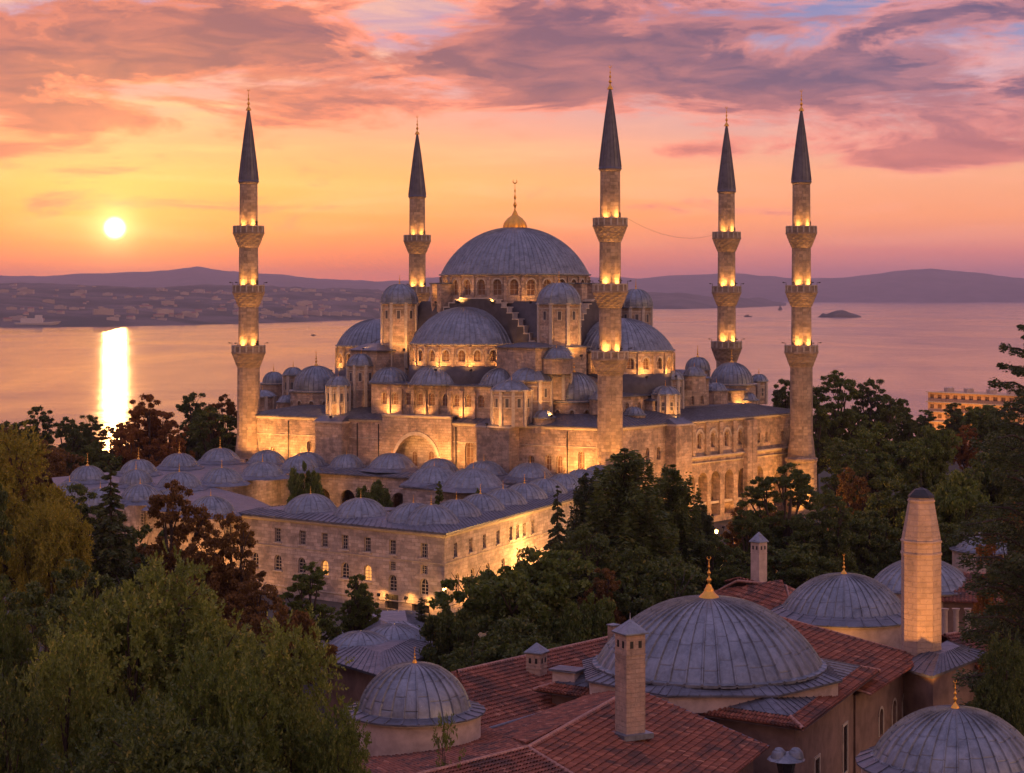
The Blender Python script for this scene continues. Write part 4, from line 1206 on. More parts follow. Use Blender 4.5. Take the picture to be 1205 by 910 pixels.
wall(mb, ff, 0, ff.s(447), 1.9, 5.9, low, .32)
wall(mb, ff, ff.s(447), ff.L, 4.2, 5.9, midr, .32)
wall(mb, ff, ff.s(447), ff.L, 1.9, 4.2, [(a, b_, c, min(d, 3.3), e) for a, b_, c, d, e in low2], .32)
low2 = [(a, b_, c, min(d, 3.3), e) for a, b_, c, d, e in low2]
doors = [(ff.s(461), 2.0, .02, 1.7, False), (ff.s(495), 2.6, .02, 1.0, False)]
wall(mb, ff, 0, ff.L, 0, 1.9, doors, .5)
wall(mb, ff, 0, ff.L, CZ - .4, CZ, ())
upr = [(fs.s(p), 1.0, 6.3, 7.9, False) for p in (536, 554, 570, 586, 601, 609, 617, 627)]
lor = [(fs.s(p), 1.25, 2.1, 3.7, True) for p in (538, 556, 574, 592, 610)]
wall(mb, fs, 0, fs.L, 5.6, CZ, upr, .32); wall(mb, fs, 0, fs.L, 0, 5.6, lor, .32)
mb.build('outer_wall', mats_c, court)
put_windows(ff, up + midr, .32, court, nx=3, nz=4, frame=.12, glass='glass'); put_windows(ff, [w_ for k_, w_ in enumerate(low + low2) if k_ not in (3, 5)], .32, court, nx=2, nz=4, frame=.14, glass='glass')
put_windows(ff, [low[3], low[5]], .32, court, nx=2, nz=4, frame=.14, glass='lit')
put_windows(fs, upr, .32, court, nx=3, nz=4, frame=.12, glass='glass'); put_windows(fs, lor, .32, court, nx=2, nz=4, frame=.14, glass='glass')
mb = MB()
for f in (ff, fs):
    cornice(mb, f, 0, f.L, CZ - .42, .4, .32, 0); cornice(mb, f, 0, f.L, 5.75, .14, .07, 0); cornice(mb, f, 0, f.L, .9, .16, .1, 0)
mb.build('cornice', [M['trim']], court)
for (c, w_, zb, zs, ar) in up + low + upr:      # sills
    f = ff if (c, w_, zb, zs, ar) in up + low else fs
    mb = MB(); mb.prism([f(c - w_ / 2 - .15, 0, .14)[:2], f(c + w_ / 2 + .15, 0, .14)[:2], f(c + w_ / 2 + .15, 0, .004)[:2], f(c - w_ / 2 - .15, 0, .004)[:2]], zb - .16, zb - .004, 0)
    mb.build('sill', [M['trim']], court)
for (c, w_, zb, zs, ar) in doors:
    mb = MB(); mb.prism([ff(c - w_ / 2, 0, -.38)[:2], ff(c + w_ / 2, 0, -.38)[:2], ff(c + w_ / 2, 0, -.46)[:2], ff(c - w_ / 2, 0, -.46)[:2]], 0.03, zs, 0)
    for k in (-.25, .25): mb.prism([ff(c + w_ * k - .3, 0, -.34)[:2], ff(c + w_ * k + .3, 0, -.34)[:2], ff(c + w_ * k + .3, 0, -.375)[:2], ff(c + w_ * k - .3, 0, -.375)[:2]], .3, zs - .2, 0)
    mb.build('door', [M['iron']], court)

# roofs of the galleries
inw_f = Vector((ff.t.y, -ff.t.x)) * -1      # into the court from the front gallery
inw_s = Vector((fs.t.y, -fs.t.x)) * -1
gw = 8.6
def roof_strip(name, q, z, parent=court, over=.3, inner_wall=True, rise=.5, wm=0):
    mb = MB(); q = [Vector(p[:2]) for p in q]
    mb.prism(q, 0, z - .01, wm, wm, bottom=False) if inner_wall else None
    c = sum(q, Vector((0, 0))) / len(q)
    g = [p + (p - c).normalized() * over for p in q]
    mb.prism(g, z + .003, z + .2, 2, 2)
    r = [p.lerp(c, .32) for p in q]
    i0 = len(mb.f)
    mb2_ = MB(); roofpoly(mb2_, g, z + .205, r, z + rise)
    mb.v_off = 0
    for fc, u0 in zip(mb2_.f, range(len(mb2_.f))): pass
    n0 = len(mb.v); mb.v += mb2_.v; mb.f += [tuple(i + n0 for i in fc) for fc in mb2_.f]; mb.mi += [2] * len(mb2_.f); mb.sm += mb2_.sm; mb.uv += mb2_.uv
    return mb.build(name, mats_c, parent)
# front and right galleries: thin inner walls so that the outer windows stay open in front of them
in_f0 = QL + inw_f * gw + ff.t * 2; in_c = Q0 + inw_f * gw
# inner corner where both strips meet
def isect(p, d, q, e):
    k = ((q.x - p.x) * e.y - (q.y - p.y) * e.x) / (d.x * e.y - d.y * e.x); return p + d * k
IC = isect(QL + inw_f * gw, ff.t, Q0 + inw_s * gw, fs.t)
def strip_wall(name, a, b_, z0, z1, arches=0, mi=0, d=.6):
    f = f_plane(a, b_); mb = MB(); ops = []
    if arches: ops = [(f.L * (i + .5) / arches, f.L / arches * .62, .05, 4.6, True) for i in range(arches)]
    wall(mb, f, 0, f.L, z0, z1, ops, d)
    mb.build(name, mats_c, court)
strip_wall('inner_wall', IC, QL + inw_f * gw, 0, CZ, 5); strip_wall('inner_wall', QR + inw_s * gw, IC, 0, CZ, 9)
def edge_roof(name, pts):
    mb = MB(); mb.prism([tuple(p) for p in pts], CZ + .003, CZ + .2, 0, 0)
    mb.build(name, [M['lead_flat']], court)
oQL = QL - ff.t * .3 - inw_f * .45; oQ0 = isect(QL - inw_f * .45, ff.t, Q0 - inw_s * .45, fs.t); oQR = QR - inw_s * .45
iQL = QL + inw_f * gw
mb = MB(); mb.prism([oQL, oQ0, IC, iQL], CZ + .003, CZ + .22, 0, 0)
roofpoly(mb, [oQL, oQ0, IC, iQL], CZ + .225, [oQL + inw_f * 2.2 + ff.t * 1.5, isect(QL + inw_f * 1.8, ff.t, Q0 + inw_s * 1.8, fs.t), IC - inw_s * 1.0, iQL - inw_f * 1.5 + ff.t * 1.5], CZ + .75)
mb.build('gallery_roof', [M['lead_flat']], court)
mb = MB(); mb.prism([oQ0, oQR, QR + inw_s * gw, IC], CZ + .001, CZ + .215, 0, 0)
roofpoly(mb, [oQ0, oQR, QR + inw_s * gw, IC], CZ + .22, [isect(QL + inw_f * 1.8, ff.t, Q0 + inw_s * 1.8, fs.t), oQR + inw_s * 2.2, QR + inw_s * (gw - 1.5), IC - inw_s * 1.0], CZ + .745)
mb.build('gallery_roof', [M['lead_flat']], court)

def cdome(c, zr, r, h, fin=.9, ribs=None, parent=None, n=0, top=None, lipr=.28):
    "gallery dome: low eight-sided curb and a ribbed cap"
    ribs = ribs or 22
    mb = MB(); mb.frustum(ngon_pts(c, r * 1.42, 8, R(22.5)), zr - .75, ngon_pts(c, r * 1.1, 8, R(22.5)), zr - .2, 0, True)
    cu = MB(); dome_mb(cu, c, zr - .19, r, h + .19, ribs, 0, 12, lipr, .085, 1.9, 4)
    o = cu.build('dome', [M['lead']], parent or court)
    mb.build('curb', [M['lead_flat']], o)
    if fin:
        mf = MB(); finial_mb(mf, c, zr + h - .05, fin); mf.build('finial', [M['gold']], o)
    return o
# front gallery, right gallery
for p, r in ((332, 3.35), (391, 3.3), (453, 3.25)):
    s_ = ff.s(p) ; c = Vector(ff(s_, 0)[:2]) + inw_f * 4.3 + ff.t * .6
    cdome(c, 9.95, r, 1.95, 1.0)
cc_ = isect(QL + inw_f * 4.2, ff.t, Q0 + inw_s * 4.2, fs.t)
cdome(cc_ - ff.t * .0, 9.95, 3.3, 1.9, 1.2)
nrd = 8
for i in range(1, nrd + 1):
    c = cc_ + fs.t * (7.3 * i)
    cdome(c, 9.95, 3.05, 1.8, 1.0 if i % 2 else 1.3)
# left wing with three rows of domes
lw = thing('court_wing', 'low left wing of the court, roofed with three rows of lead domes', 'building', (-48, 275, 0))
W = [QL + Vector((-.3, .2)), Vector((-63.5, 274)), Vector((-68, 290)), Vector((-44.5, 322.5)), Vector((-34.5, 306)), Vector((-44.0, 279)), Vector((-35, 262)), Vector((-30.0, 248))]
mb = MB(); mb.prism(W, 0, 8.9, 0, 0, bottom=False)
mb.build('wall', mats_c, lw)
mb = MB()
cW = Vector((-46, 282)); g = [p + (p - cW).normalized() * .35 for p in W]
mb.prism(g, 8.905, 9.1, 0, 0)
mb.build('roof', [M['lead_flat']], lw)
fw = f_plane(W[1], W[0]); mb = MB(); cornice(mb, fw, 0, fw.L, 8.45, .4, .3, 0); mb.build('cornice', [M['trim']], lw)
wn_ = [(fw.L * (i + .5) / 9, 1.0, 5.9, 7.5, False) for i in range(9)]
put_windows(f_plane(Vector(fw(0, 0, .12)[:2]), Vector(fw(fw.L, 0, .12)[:2])), wn_, -.02, lw, nx=3, nz=4, frame=.12, glass='glass')
def ld(px, pyr, r, h, fin=.9): 
    p = at_z(px, pyr, 9.9); cdome((p.x, p.y), 9.9, r, h, fin, parent=lw)
for px, py, r in ((103, 561, 2.6), (163, 553, 2.7), (211, 545.5, 2.9), (259, 539, 3.1), (299, 533.5, 2.6)): ld(px, py, r, 1.6, 1.9)
for px, py, r in ((160, 566, 2.3), (211, 569, 3.0), (261, 564, 3.0), (309, 556.5, 3.1), (352, 549, 2.8)): ld(px, py, r, 1.65, 1.2)
for px, py, r in ((82, 582, 2.4), (118, 590, 2.5), (165, 585, 2.6), (200, 592, 2.6), (248, 600, 2.9)): ld(px, py, r, 1.7, .9)
# gallery along the mosque front
hg = thing('mosque_gallery', 'low domed gallery running along the foot of the floodlit mosque front', 'building', (-10, 300, 0))
A_ = H(LU - 8, -.5); B_ = H(3, -.5); A2 = H(LU - 8, -10.5); B2 = H(3, -10.5)
mb = MB(); f_ = f_plane(A2, B2); L_ = f_.L
ops = [(L_ * (i + .5) / 12, L_ / 12 * .6, .05, 4.6, True) for i in range(12)]
wall(mb, f_, 0, L_, 0, 8.4, ops, .6)
mb.face([A_.to_3d(), A2.to_3d(), (A2.x, A2.y, 8.4), (A_.x, A_.y, 8.4)]); mb.face([B_.to_3d(), B2.to_3d(), (B2.x, B2.y, 8.4), (B_.x, B_.y, 8.4)])
mb.build('wall', mats_c, hg)
mb = MB(); o2 = [H(LU - 7.6, -11), H(2.6, -11), H(2.6, -.4), H(LU - 7.6, -.4)]
mb.prism(o2, 8.41, 8.6, 0, 0); roofpoly(mb, o2, 8.605, [H(LU - 9, -8.6), H(4, -8.6), H(4, -.5), H(LU - 9, -.5)], 9.1); mb.build('roof', [M['lead_flat']], hg)
for u, r in ((58, 3.0), (50, 3.0), (42.5, 2.7), (25.5, 3.0), (17.5, 3.3), (9.5, 3.3)):
    c = H(u, -5.6); cdome(c, 9.5, r, 1.7, 1.1 if u < 20 else .8, parent=hg)
for u in (34,):
    c = H(u, -5.6); cdome(c, 9.8, 3.6, 1.9, .9, parent=hg)
# pavilion in the court
pv_ = thing('pavilion', 'low pink stone pavilion with two lead domes standing inside the court', 'pavilion', (-8, 274, 0))
mb = MB(); q = [Vector(at(474, 0, 279)[:2]), Vector(at(610, 0, 266)[:2]), Vector(at(622, 0, 276)[:2]), Vector(at(500, 0, 290)[:2])]
mb.prism(q, 0, 8.7, 0, 0, bottom=False); mb.build('wall', mats_c, pv_)
mb = MB(); cq = sum(q, Vector((0, 0))) / 4; g = [p + (p - cq).normalized() * .6 for p in q]; mb.prism(g, 8.71, 8.9, 0, 0)
roofpoly(mb, g, 8.905, [p.lerp(cq, .3) for p in q], 9.3); mb.build('roof', [M['lead_flat']], pv_)
cdome(at(511, 0, 281.5)[:2], 9.7, 3.7, 1.9, .8, parent=pv_); cdome(at(557, 0, 274.5)[:2], 9.7, 4.2, 2.2, .9, 26, parent=pv_)
sb = thing('court_hut', 'small flat lead roofed hut in the court, left of the dark round shrub', 'hut', (*at(445, 0, 262)[:2], 0))
mb = MB(); mb.box(at(445, 0, 262), 8, 6, 0, 6.8, R(-25), 0); mb.build('wall', mats_c, sb)
mb = MB(); mb.box(at(445, 0, 262), 8.8, 6.8, 6.805, 7.0, R(-25), 0); mb.box(at(445, 0, 262), 5, 3.6, 7.004, 7.6, R(-25), 0); mb.build('roof', [M['lead_flat']], sb)

# lamps round the court
def street_lamp(x, y, h, label, W=900, lit=True, arms=1, z=None, group='street lamps'):
    z0 = ground_z(x, y) if z is None else z
    o = thing('street_lamp', label, 'street lamp', (x, y, z0), group)
    mb = MB(); mb.lathe((x, y), [(.16, z0), (.14, z0 + .5), (.07, z0 + .6), (.05, z0 + h)], 8, 0); mb.build('post', [M['iron']], o)
    mb = MB(); mb.lathe((x, y), [(.02, z0 + h), (.16, z0 + h + .05), (.24, z0 + h + .5), (.02, z0 + h + .5)], 6, 0, smooth=False); mb.build('lantern_glass', [M['lamp'] if lit else M['glass']], o)
    mb = MB(); mb.lathe((x, y), [(.3, z0 + h + .505), (.12, z0 + h + .7), (.02, z0 + h + .85)], 6, 0, smooth=False); mb.build('lantern_cap', [M['iron']], o)
    if lit:
        l = bpy.data.lights.new('lamp_bulb', 'POINT'); l.energy = W; l.color = (1, .47, .12); l.shadow_soft_size = .25
        b_ = bpy.data.objects.new('lamp_bulb', l); col.objects.link(b_); b_.parent = o; b_.location = (0, -.45, h + .25)
p = at(523, 0, 217.0); street_lamp(p.x, p.y, 3.1 + .2, 'lit street lamp at the near corner of the court building', 1500)
p = at(843, 0, 262); street_lamp(p.x, p.y, 4.2, 'lit street lamp in the clearing below the arcaded side wall', 2600)
for px_, py_, Y_, lb__ in ((902, 0, 250, 'lit street lamp half hidden in the leaves at the foot of the rightmost minaret'), (802, 0, 247, 'lit street lamp behind the pines near the strong pier'), (648, 0, 240, 'lit street lamp behind the narrow pine beside the court right wall'), (866, 0, 238, 'lit street lamp behind the dark tree left of the slim pale chimney')):
    p = at(px_, 0, Y_); street_lamp(p.x, p.y, 4.0, lb__, 2600)
for px, W_, col_ in ((507, 110, 0), (484, 80, 0), (452, 60, 0)):
    s_ = ff.s(px); flood(ff(s_, 1.6, .8), ff(s_, 1.0, -.3), W_, 150, court, rad=.1)
for px, W_ in ((545, 1100), (580, 900), (608, 1300), (632, 1600)):
    s_ = fs.s(px); flood(fs(s_, .5, 3.6), fs(s_, 6.0, 0), W_ * 1.3, 140, court, rad=.4)
for px, W_ in ((318, 350), (425, 350)):
    s_ = ff.s(px); flood(ff(s_, .4, 4.5), ff(s_, 5.5, 0), W_, 130, court)
for k, W_ in ((.78, 1500), (.93, 1500), (.55, 1000)):
    s_ = fw.L * k; flood(fw(s_, .5, 4.5), fw(s_, 6, 0), W_, 120, lw)
for p, t_ in (((-38.5, 268), (-44, 282)), ((-30, 292), (-36, 304)), ((-20, 285), (-26, 300)), ((-28, 258), (-36, 262))):
    flood((p[0], p[1], 3.0), (t_[0], t_[1], 6), 1300, 120, court)

# ------------------------------------------------------------------ the old bath in the foreground
def tile_roof(mb, poly, up_dir=None, pitch_w=.27, course=.44, mi=0, hgt=.10, rise_t=.075):
    "poly: planar 3-D polygon; barrel tiles laid on it as real relief, clipped to its outline"
    import bmesh
    P = [Vector(p) for p in poly]
    n = Vector((0, 0, 0))
    for a, b_ in zip(P[1:-1], P[2:]): n += (a - P[0]).cross(b_ - P[0])
    n.normalize()
    if n.z < 0: n = -n
    c_ = sum(P, Vector((0, 0, 0))) / len(P); P = [p - n * (p - c_).dot(n) for p in P]
    upv = (Vector((0, 0, 1)) - n * n.z).normalized(); uv_ = upv.cross(n).normalized()
    O = P[0]
    us = [(p - O).dot(uv_) for p in P]; vs = [(p - O).dot(upv) for p in P]
    u0, u1 = min(us) - .3, max(us) + .3; v0, v1 = min(vs) - .3, max(vs) + .3
    nu = int((u1 - u0) / pitch_w) + 1; nv = int((v1 - v0) / course) + 1
    prof = [(0.0, 0), (.12, .02), (.2, .55), (.35, .95), (.5, 1.0), (.65, .95), (.8, .55), (.88, .02)]
    K = len(prof)
    bm = bmesh.new(); uvl = bm.loops.layers.uv.new('UVMap')
    rng = random.Random(int(abs(u0 * 100)) + len(mb.f))
    for j in range(nv):
        rowa = []; rowb = []
        va = v0 + j * course; vb = va + course + .02
        for i in range(nu):
            jit = rng.uniform(-.012, .012); jz = rng.uniform(-.008, .012)
            for k, (t_, h_) in enumerate(prof):
                u = u0 + (i + t_) * pitch_w
                for row, v, lift in ((rowa, va, rise_t), (rowb, vb, 0.0)):
                    q = O + uv_ * (u) + upv * (v + jit) + n * (h_ * hgt + lift + jz + (.0 if k else 0))
                    row.append((bm.verts.new(q), i))
        for k in range(len(rowa) - 1):
            fc = bm.faces.new((rowa[k][0], rowa[k + 1][0], rowb[k + 1][0], rowb[k][0]))
            i = rowa[k][1]
            for lp in fc.loops: lp[uvl].uv = (i + .5, j + .5)
            fc.smooth = True
    # clip
    c = sum(P, Vector((0, 0, 0))) / len(P)
    for a, b_ in zip(P, P[1:] + P[:1]):
        e = (b_ - a).normalized(); m_ = e.cross(n)
        if (c - a).dot(m_) > 0: m_ = -m_
        geom = bm.verts[:] + bm.edges[:] + bm.faces[:]
        bmesh.ops.bisect_plane(bm, geom=geom, dist=1e-5, plane_co=a, plane_no=m_, clear_outer=True)
    i0 = len(mb.v); idx = {}
    for v in bm.verts: idx[v] = len(mb.v); mb.v.append(tuple(v.co))
    for fc in bm.faces:
        mb.f.append(tuple(idx[lp.vert] for lp in fc.loops)); mb.mi.append(mi); mb.sm.append(True); mb.uv.extend([tuple(lp[uvl].uv) for lp in fc.loops])
    bm.free()
    mb.face([p - n * .02 for p in P], mi, [(.5, .5)] * len(P))
def ridge_cap(mb, a, b_, r=.13, mi=1, n=None):
    a = Vector(a); b_ = Vector(b_); L = (b_ - a).length; k = max(1, int(L / .42))
    rng = random.Random(int(L * 100))
    for i in range(k):
        p = a.lerp(b_, i / k); q = a.lerp(b_, (i + 1.08) / k); dz = Vector((0, 0, .05))
        mb.tube([p + dz * .4, q + dz * 1.2], [r * 1.08, r * .9], 8, mi)
bath = thing('bath_house', 'brown walled bath house in the foreground under the largest of the near lead domes', 'building', (13, 136, 0))
mats_b = [M['tile'], M['ridge'], M['lead_flat'], M['plaster'], M['plaster_pale'], M['lead_dark']]
NB = Vector((17.96, 120.6)); LB = Vector((1.47, 132.6)); RB = Vector((26.2, 139.3)); BB = LB + RB - NB
EZ = 9.3
DC = Vector((13.4, 133.0))
# walls under the eaves
ctr = (NB + BB) / 2
def inset(p, k, c=ctr): return p + (c - p).normalized() * k
Wq = [inset(NB, 1.3), inset(RB, 1.3), inset(BB, 1.3), inset(LB, 1.3)]
fbw = f_plane(Wq[0], Wq[1])
mb = MB()
opsb = [(fbw.s(961) , 1.15, 2.8, 6.0, False), (fbw.s(994), 1.15, 3.4, 6.6, False)]
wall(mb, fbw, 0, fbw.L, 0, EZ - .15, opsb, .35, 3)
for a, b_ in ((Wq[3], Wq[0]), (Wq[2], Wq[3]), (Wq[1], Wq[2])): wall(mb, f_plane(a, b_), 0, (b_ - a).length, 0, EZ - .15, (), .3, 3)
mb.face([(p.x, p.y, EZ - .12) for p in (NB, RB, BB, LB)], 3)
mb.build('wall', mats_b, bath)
for (c, w_, zb, zs, ar) in opsb:
    mb = MB()
    for x0, x1, z0, z1 in ((-w_ / 2 - .2, -w_ / 2, zb - .2, zs + .2), (w_ / 2, w_ / 2 + .2, zb - .2, zs + .2), (-w_ / 2, w_ / 2, zs, zs + .2), (-w_ / 2, w_ / 2, zb - .2, zb)):
        mb.prism([fbw(c + x0, 0, .07)[:2], fbw(c + x1, 0, .07)[:2], fbw(c + x1, 0, -.1)[:2], fbw(c + x0, 0, -.1)[:2]], z0, z1, 0)
    p = Vector(fbw(c, zb, -.28)) - wloc(bath); wo_ = link('window', win_mesh(w_, zs - zb, False, frame=.08, nx=2, nz=4, fm='iron', glass='glass'), bath, p, fbw.ang(0))
    fr_ = mb.build('frame', [M['trim']], wo_) if False else mb.build('window_surround', [M['trim']], bath)
# tile and lead eaves: outer band tiles, inner band lead, up to the drum
ZI = 10.35; ZD = 10.55
def lerp3(a, za, c, zc_, k): p = a.lerp(c, k); return Vector((p.x, p.y, za + (zc_ - za) * k))
o3 = [Vector((p.x, p.y, EZ)) for p in (NB, RB, BB, LB)]
i3 = [lerp3(p, EZ, DC, 12.6, .12) for p in (NB, RB, BB, LB)]
in3 = [lerp3(p, EZ, DC, 12.6, .36) for p in (NB, RB, BB, LB)]
mb = MB()
for k in range(4):
    a, b_ = o3[k], o3[(k + 1) % 4]; c, d = i3[(k + 1) % 4], i3[k]
    tile_roof(mb, [a, b_, c, d])
for k in range(4): ridge_cap(mb, o3[k], i3[k])
mb.build('tiled_eaves', mats_b, bath)
def lead_band(mb, lo, hi, mi=0, w_=.85):
    for k in range(len(lo)):
        a, b_ = lo[k], lo[(k + 1) % len(lo)]; c, d = hi[(k + 1) % len(lo)], hi[k]
        L = (b_ - a).length; n = max(1, int(L / w_)); hg_ = (d - a).length
        for j in range(n):
            t0, t1, t2 = j / n, (j + .9) / n, (j + 1) / n; up_ = Vector((0, 0, .055))
            P = [a.lerp(b_, t) for t in (t0, t1, t2)]; Q_ = [d.lerp(c, t) for t in (t0, t1, t2)]
            mb.face([P[0], P[1], Q_[1], Q_[0]], mi, [(j, 0), (j + .85, 0), (j + .85, hg_ / 1.6), (j, hg_ / 1.6)])
            mb.face([P[1] + up_, P[2] + up_, Q_[2] + up_, Q_[1] + up_], mi, [(j + .9, 0), (j + 1, 0), (j + 1, hg_ / 1.6), (j + .9, hg_ / 1.6)])
            mb.face([P[1], P[1] + up_, Q_[1] + up_, Q_[1]], mi); mb.face([P[2] + up_, P[2], Q_[2], Q_[2] + up_], mi); mb.face([P[1], P[2], P[2] + up_, P[1] + up_], mi)
mb = MB()
up_ = Vector((0, 0, .10))
lead_band(mb, [p + up_ for p in i3], [p + up_ for p in in3])
mb.face([p + up_ for p in in3], 0)
mb.build('lead_apron', [M['lead_flat']], bath)
# eight-sided drum with lead shoulder
zs0 = 9.9
oc = ngon_pts(DC, 9.2, 8, R(22.5)); oc2 = ngon_pts(DC, 8.9, 8, R(22.5))
mb = MB(); mb.prism(oc2, 9.4, 10.55, 4, 4, bottom=False); mb.build('drum_wall', mats_b, bath)
mb = MB(); lo = [Vector((p[0], p[1], 10.58)) for p in oc]; hi = [Vector((p[0], p[1], 11.0)) for p in ngon_pts(DC, 7.9, 8, R(22.5))]
lead_band(mb, lo, hi, w_=.7); mb.prism(oc, 10.45, 10.575, 0, 0); mb.face(hi, 0); mb.build('lead_shoulder', [M['lead_flat']], bath)
bd_ = dome('dome', DC, 11.15, 7.55, 4.4, 44, None, bath, lip=.38, rings=30, sheet=1.9, rib_h=.13)
mf = MB(); mf.lathe(DC, [(.75, 15.45), (.62, 15.65), (.40, 15.85), (.24, 16.15), (.16, 16.4)], 14, 0); finial_mb(mf, DC, 16.0, 2.35, fat=.9, n=14); mf.build('finial', [M['gold']], bd_)
# pale stub of wall at the left of the drum with a small lead cap
mb = MB(); c = at(668, 0, 133); mb.box(c, 1.7, 1.2, 9.3, 10.55, R(-30), 4); mb.box(c, 2.1, 1.6, 10.555, 10.7, R(-30), 2); mb.build('buttress', mats_b, bath)

# tiled wing behind on the right
wing = thing('tiled_wing', 'lower tiled wing of the bath house with three arched windows, right of the largest dome', 'building', (24, 142, 0))
A3 = Vector((24.95, 135.8, 8.3)); B3 = Vector((31.7, 149.5, 8.3)); T3_ = Vector((20.3, 149.0, 11.5)); 
e2 = (B3 - A3).normalized()
T2_ = T3_ - e2 * 12.5
mb = MB(); tile_roof(mb, [A3, B3, T3_, T2_])
K3 = Vector((14.0, 162, 8.3)); K2 = B3 + Vector((-9, 8, 0)) * 1.4
tile_roof(mb, [B3, Vector((19.5, 160, 8.3)), T3_])
ridge_cap(mb, B3, T3_); ridge_cap(mb, T3_, T2_)
for p in (0,): mb.tube([A3 + Vector((0, 0, .03)), T2_ + Vector((0, 0, .08))], .1, 6, 1)
mb.build('roof', mats_b, wing)
fwn = f_plane(A3.to_2d() + Vector((-1.0, .45)), B3.to_2d() + Vector((-1.0, -.2)))
opw = [(fwn.s(p), .95, 4.2, 5.6, True) for p in (1036.5, 1052, 1064)]
mb = MB(); wall(mb, fwn, 0, fwn.L, 0, 8.25, opw, .35, 3); 
q_ = [Vector(fwn(fwn.L, 0)[:2]), Vector((19.5, 159)), Vector((12, 150)), Vector(fwn(0, 0)[:2])]
for a, b_ in zip(q_, q_[1:]): mb.face([(a.x, a.y, 0), (b_.x, b_.y, 0), (b_.x, b_.y, 8.2), (a.x, a.y, 8.2)], 3)
mb.build('wall', mats_b, wing)
put_windows(fwn, opw, .35, wing, frame=.1, fm='trim', glass='glass')
for (c, w_, zb, zs, ar) in opw:
    mb = MB()
    for sg in (-1, 1): mb.prism([fwn(c + sg * (w_ / 2 + .09) - .09, 0, .06)[:2], fwn(c + sg * (w_ / 2 + .09) + .09, 0, .06)[:2], fwn(c + sg * (w_ / 2 + .09) + .09, 0, .002)[:2], fwn(c + sg * (w_ / 2 + .09) - .09, 0, .002)[:2]], zb, zs, 0)
    for i in range(10):
        a, b_ = PI * i / 10, PI * (i + 1) / 10; P_ = lambda r_, t_: fwn(c - r_ * math.cos(t_), zs + r_ * 1.12 * math.sin(t_), .06)
        mb.face([P_(w_ / 2, a), P_(w_ / 2, b_), P_(w_ / 2 + .18, b_), P_(w_ / 2 + .18, a)])
    mb.build('window_surround', [M['trim']], wing)

# nearest tiled roofs
J = at_z(621, 881, 11.0); Kk = at_z(746, 811, 11.0); E1 = at_z(905, 880, 8.5)
rd = (Kk - J).normalized()
E2 = E1 - rd * 20
front = thing('near_tiled_roof', 'nearest red clay tile roof at the bottom edge, with a mortared ridge running up to the tall chimney', 'building', (6, 115, 0))
mb = MB()
tile_roof(mb, [J, Kk, E1, E2 + (J - Kk) * .0])
C1 = at_z(575, 858, 9.3); C2 = at_z(704, 820, 9.3)
CL = J + (C1 - J).normalized() * 0
tile_roof(mb, [J, Kk, C2, C1])
Pn = at_z(510, 909, 11.0); Pn2 = J + (Pn - J) * 2.2
Cn = C1 + (Pn2 - J)
tile_roof(mb, [J, C1, Cn, Pn2])
Qn = Vector((J.x + 1.4, J.y - 5.6, 10.0)) 
dn = at_z(667, 909, 10.55); Qn = J + (dn - J) * 2.0
tile_roof(mb, [J, Pn2, Pn2 + (Qn - J) , Qn])
ridge_cap(mb, J, Kk, .16); ridge_cap(mb, J, Pn2, .17); ridge_cap(mb, J, Qn, .15)
mb.tube([C1, C2], .12, 6, 2)
mb.tube([Kk + Vector((0, 0, .05)), E1 + Vector((0, 0, .05))], .08, 6, 2)
mb.build('roof', mats_b, front)
mb = MB()
ws = [J.lerp(E1, .0), ]
q_ = [Vector((C1.x, C1.y)) , Vector((C2.x, C2.y)), Vector((E1.x - .8, E1.y - .5)), Vector((E2.x - .8, E2.y))]
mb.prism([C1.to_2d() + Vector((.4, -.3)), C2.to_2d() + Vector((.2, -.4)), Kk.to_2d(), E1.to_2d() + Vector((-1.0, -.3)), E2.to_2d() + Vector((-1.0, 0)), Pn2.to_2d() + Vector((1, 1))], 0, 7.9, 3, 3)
mb.face([Vector((C2.x, C2.y - .1, 7.9)), Vector((E1.x - .9, E1.y - .2, 7.9)), Vector((E1.x - .9, E1.y - .2, 8.6)), Kk - Vector((0, .1, .1)), Vector((C2.x, C2.y - .1, 9.2))], 4)
mb.build('wall', mats_b, front)

# big tiled roof at left
left = thing('left_tiled_roof', 'broad red tile roof between the small left dome and the largest dome', 'building', (0, 135, 0))
P1 = at_z(538, 791, 10.2); P2 = at_z(742, 745, 10.2); B1 = at_z(562, 872, 7.2); B2_ = at_z(742, 838, 7.2)
B1 = Vector((P1.x + 2.2, P1.y - 10.5, 7.4)); B2_ = B1 + (P2 - P1)
mb = MB(); tile_roof(mb, [P1, P2, B2_, B1]); 
H1 = at_z(525, 801, 9.4); tile_roof(mb, [P1, H1, B1])
bk = [P1, P2, P2 + Vector((-3, 8, -2.6)), P1 + Vector((-3, 8, -2.6))]; tile_roof(mb, bk)
ridge_cap(mb, P1, P2); ridge_cap(mb, H1, P1, .1)
mb.build('roof', mats_b, left)
mb = MB(); mb.prism([B1.to_2d() + Vector((.1, .8)), B2_.to_2d() + Vector((-.5, .8)), bk[2].to_2d() + Vector((0, -1)), bk[3].to_2d() + Vector((.5, -1))], 0, 7.3, 3, 3); mb.build('wall', mats_b, left)

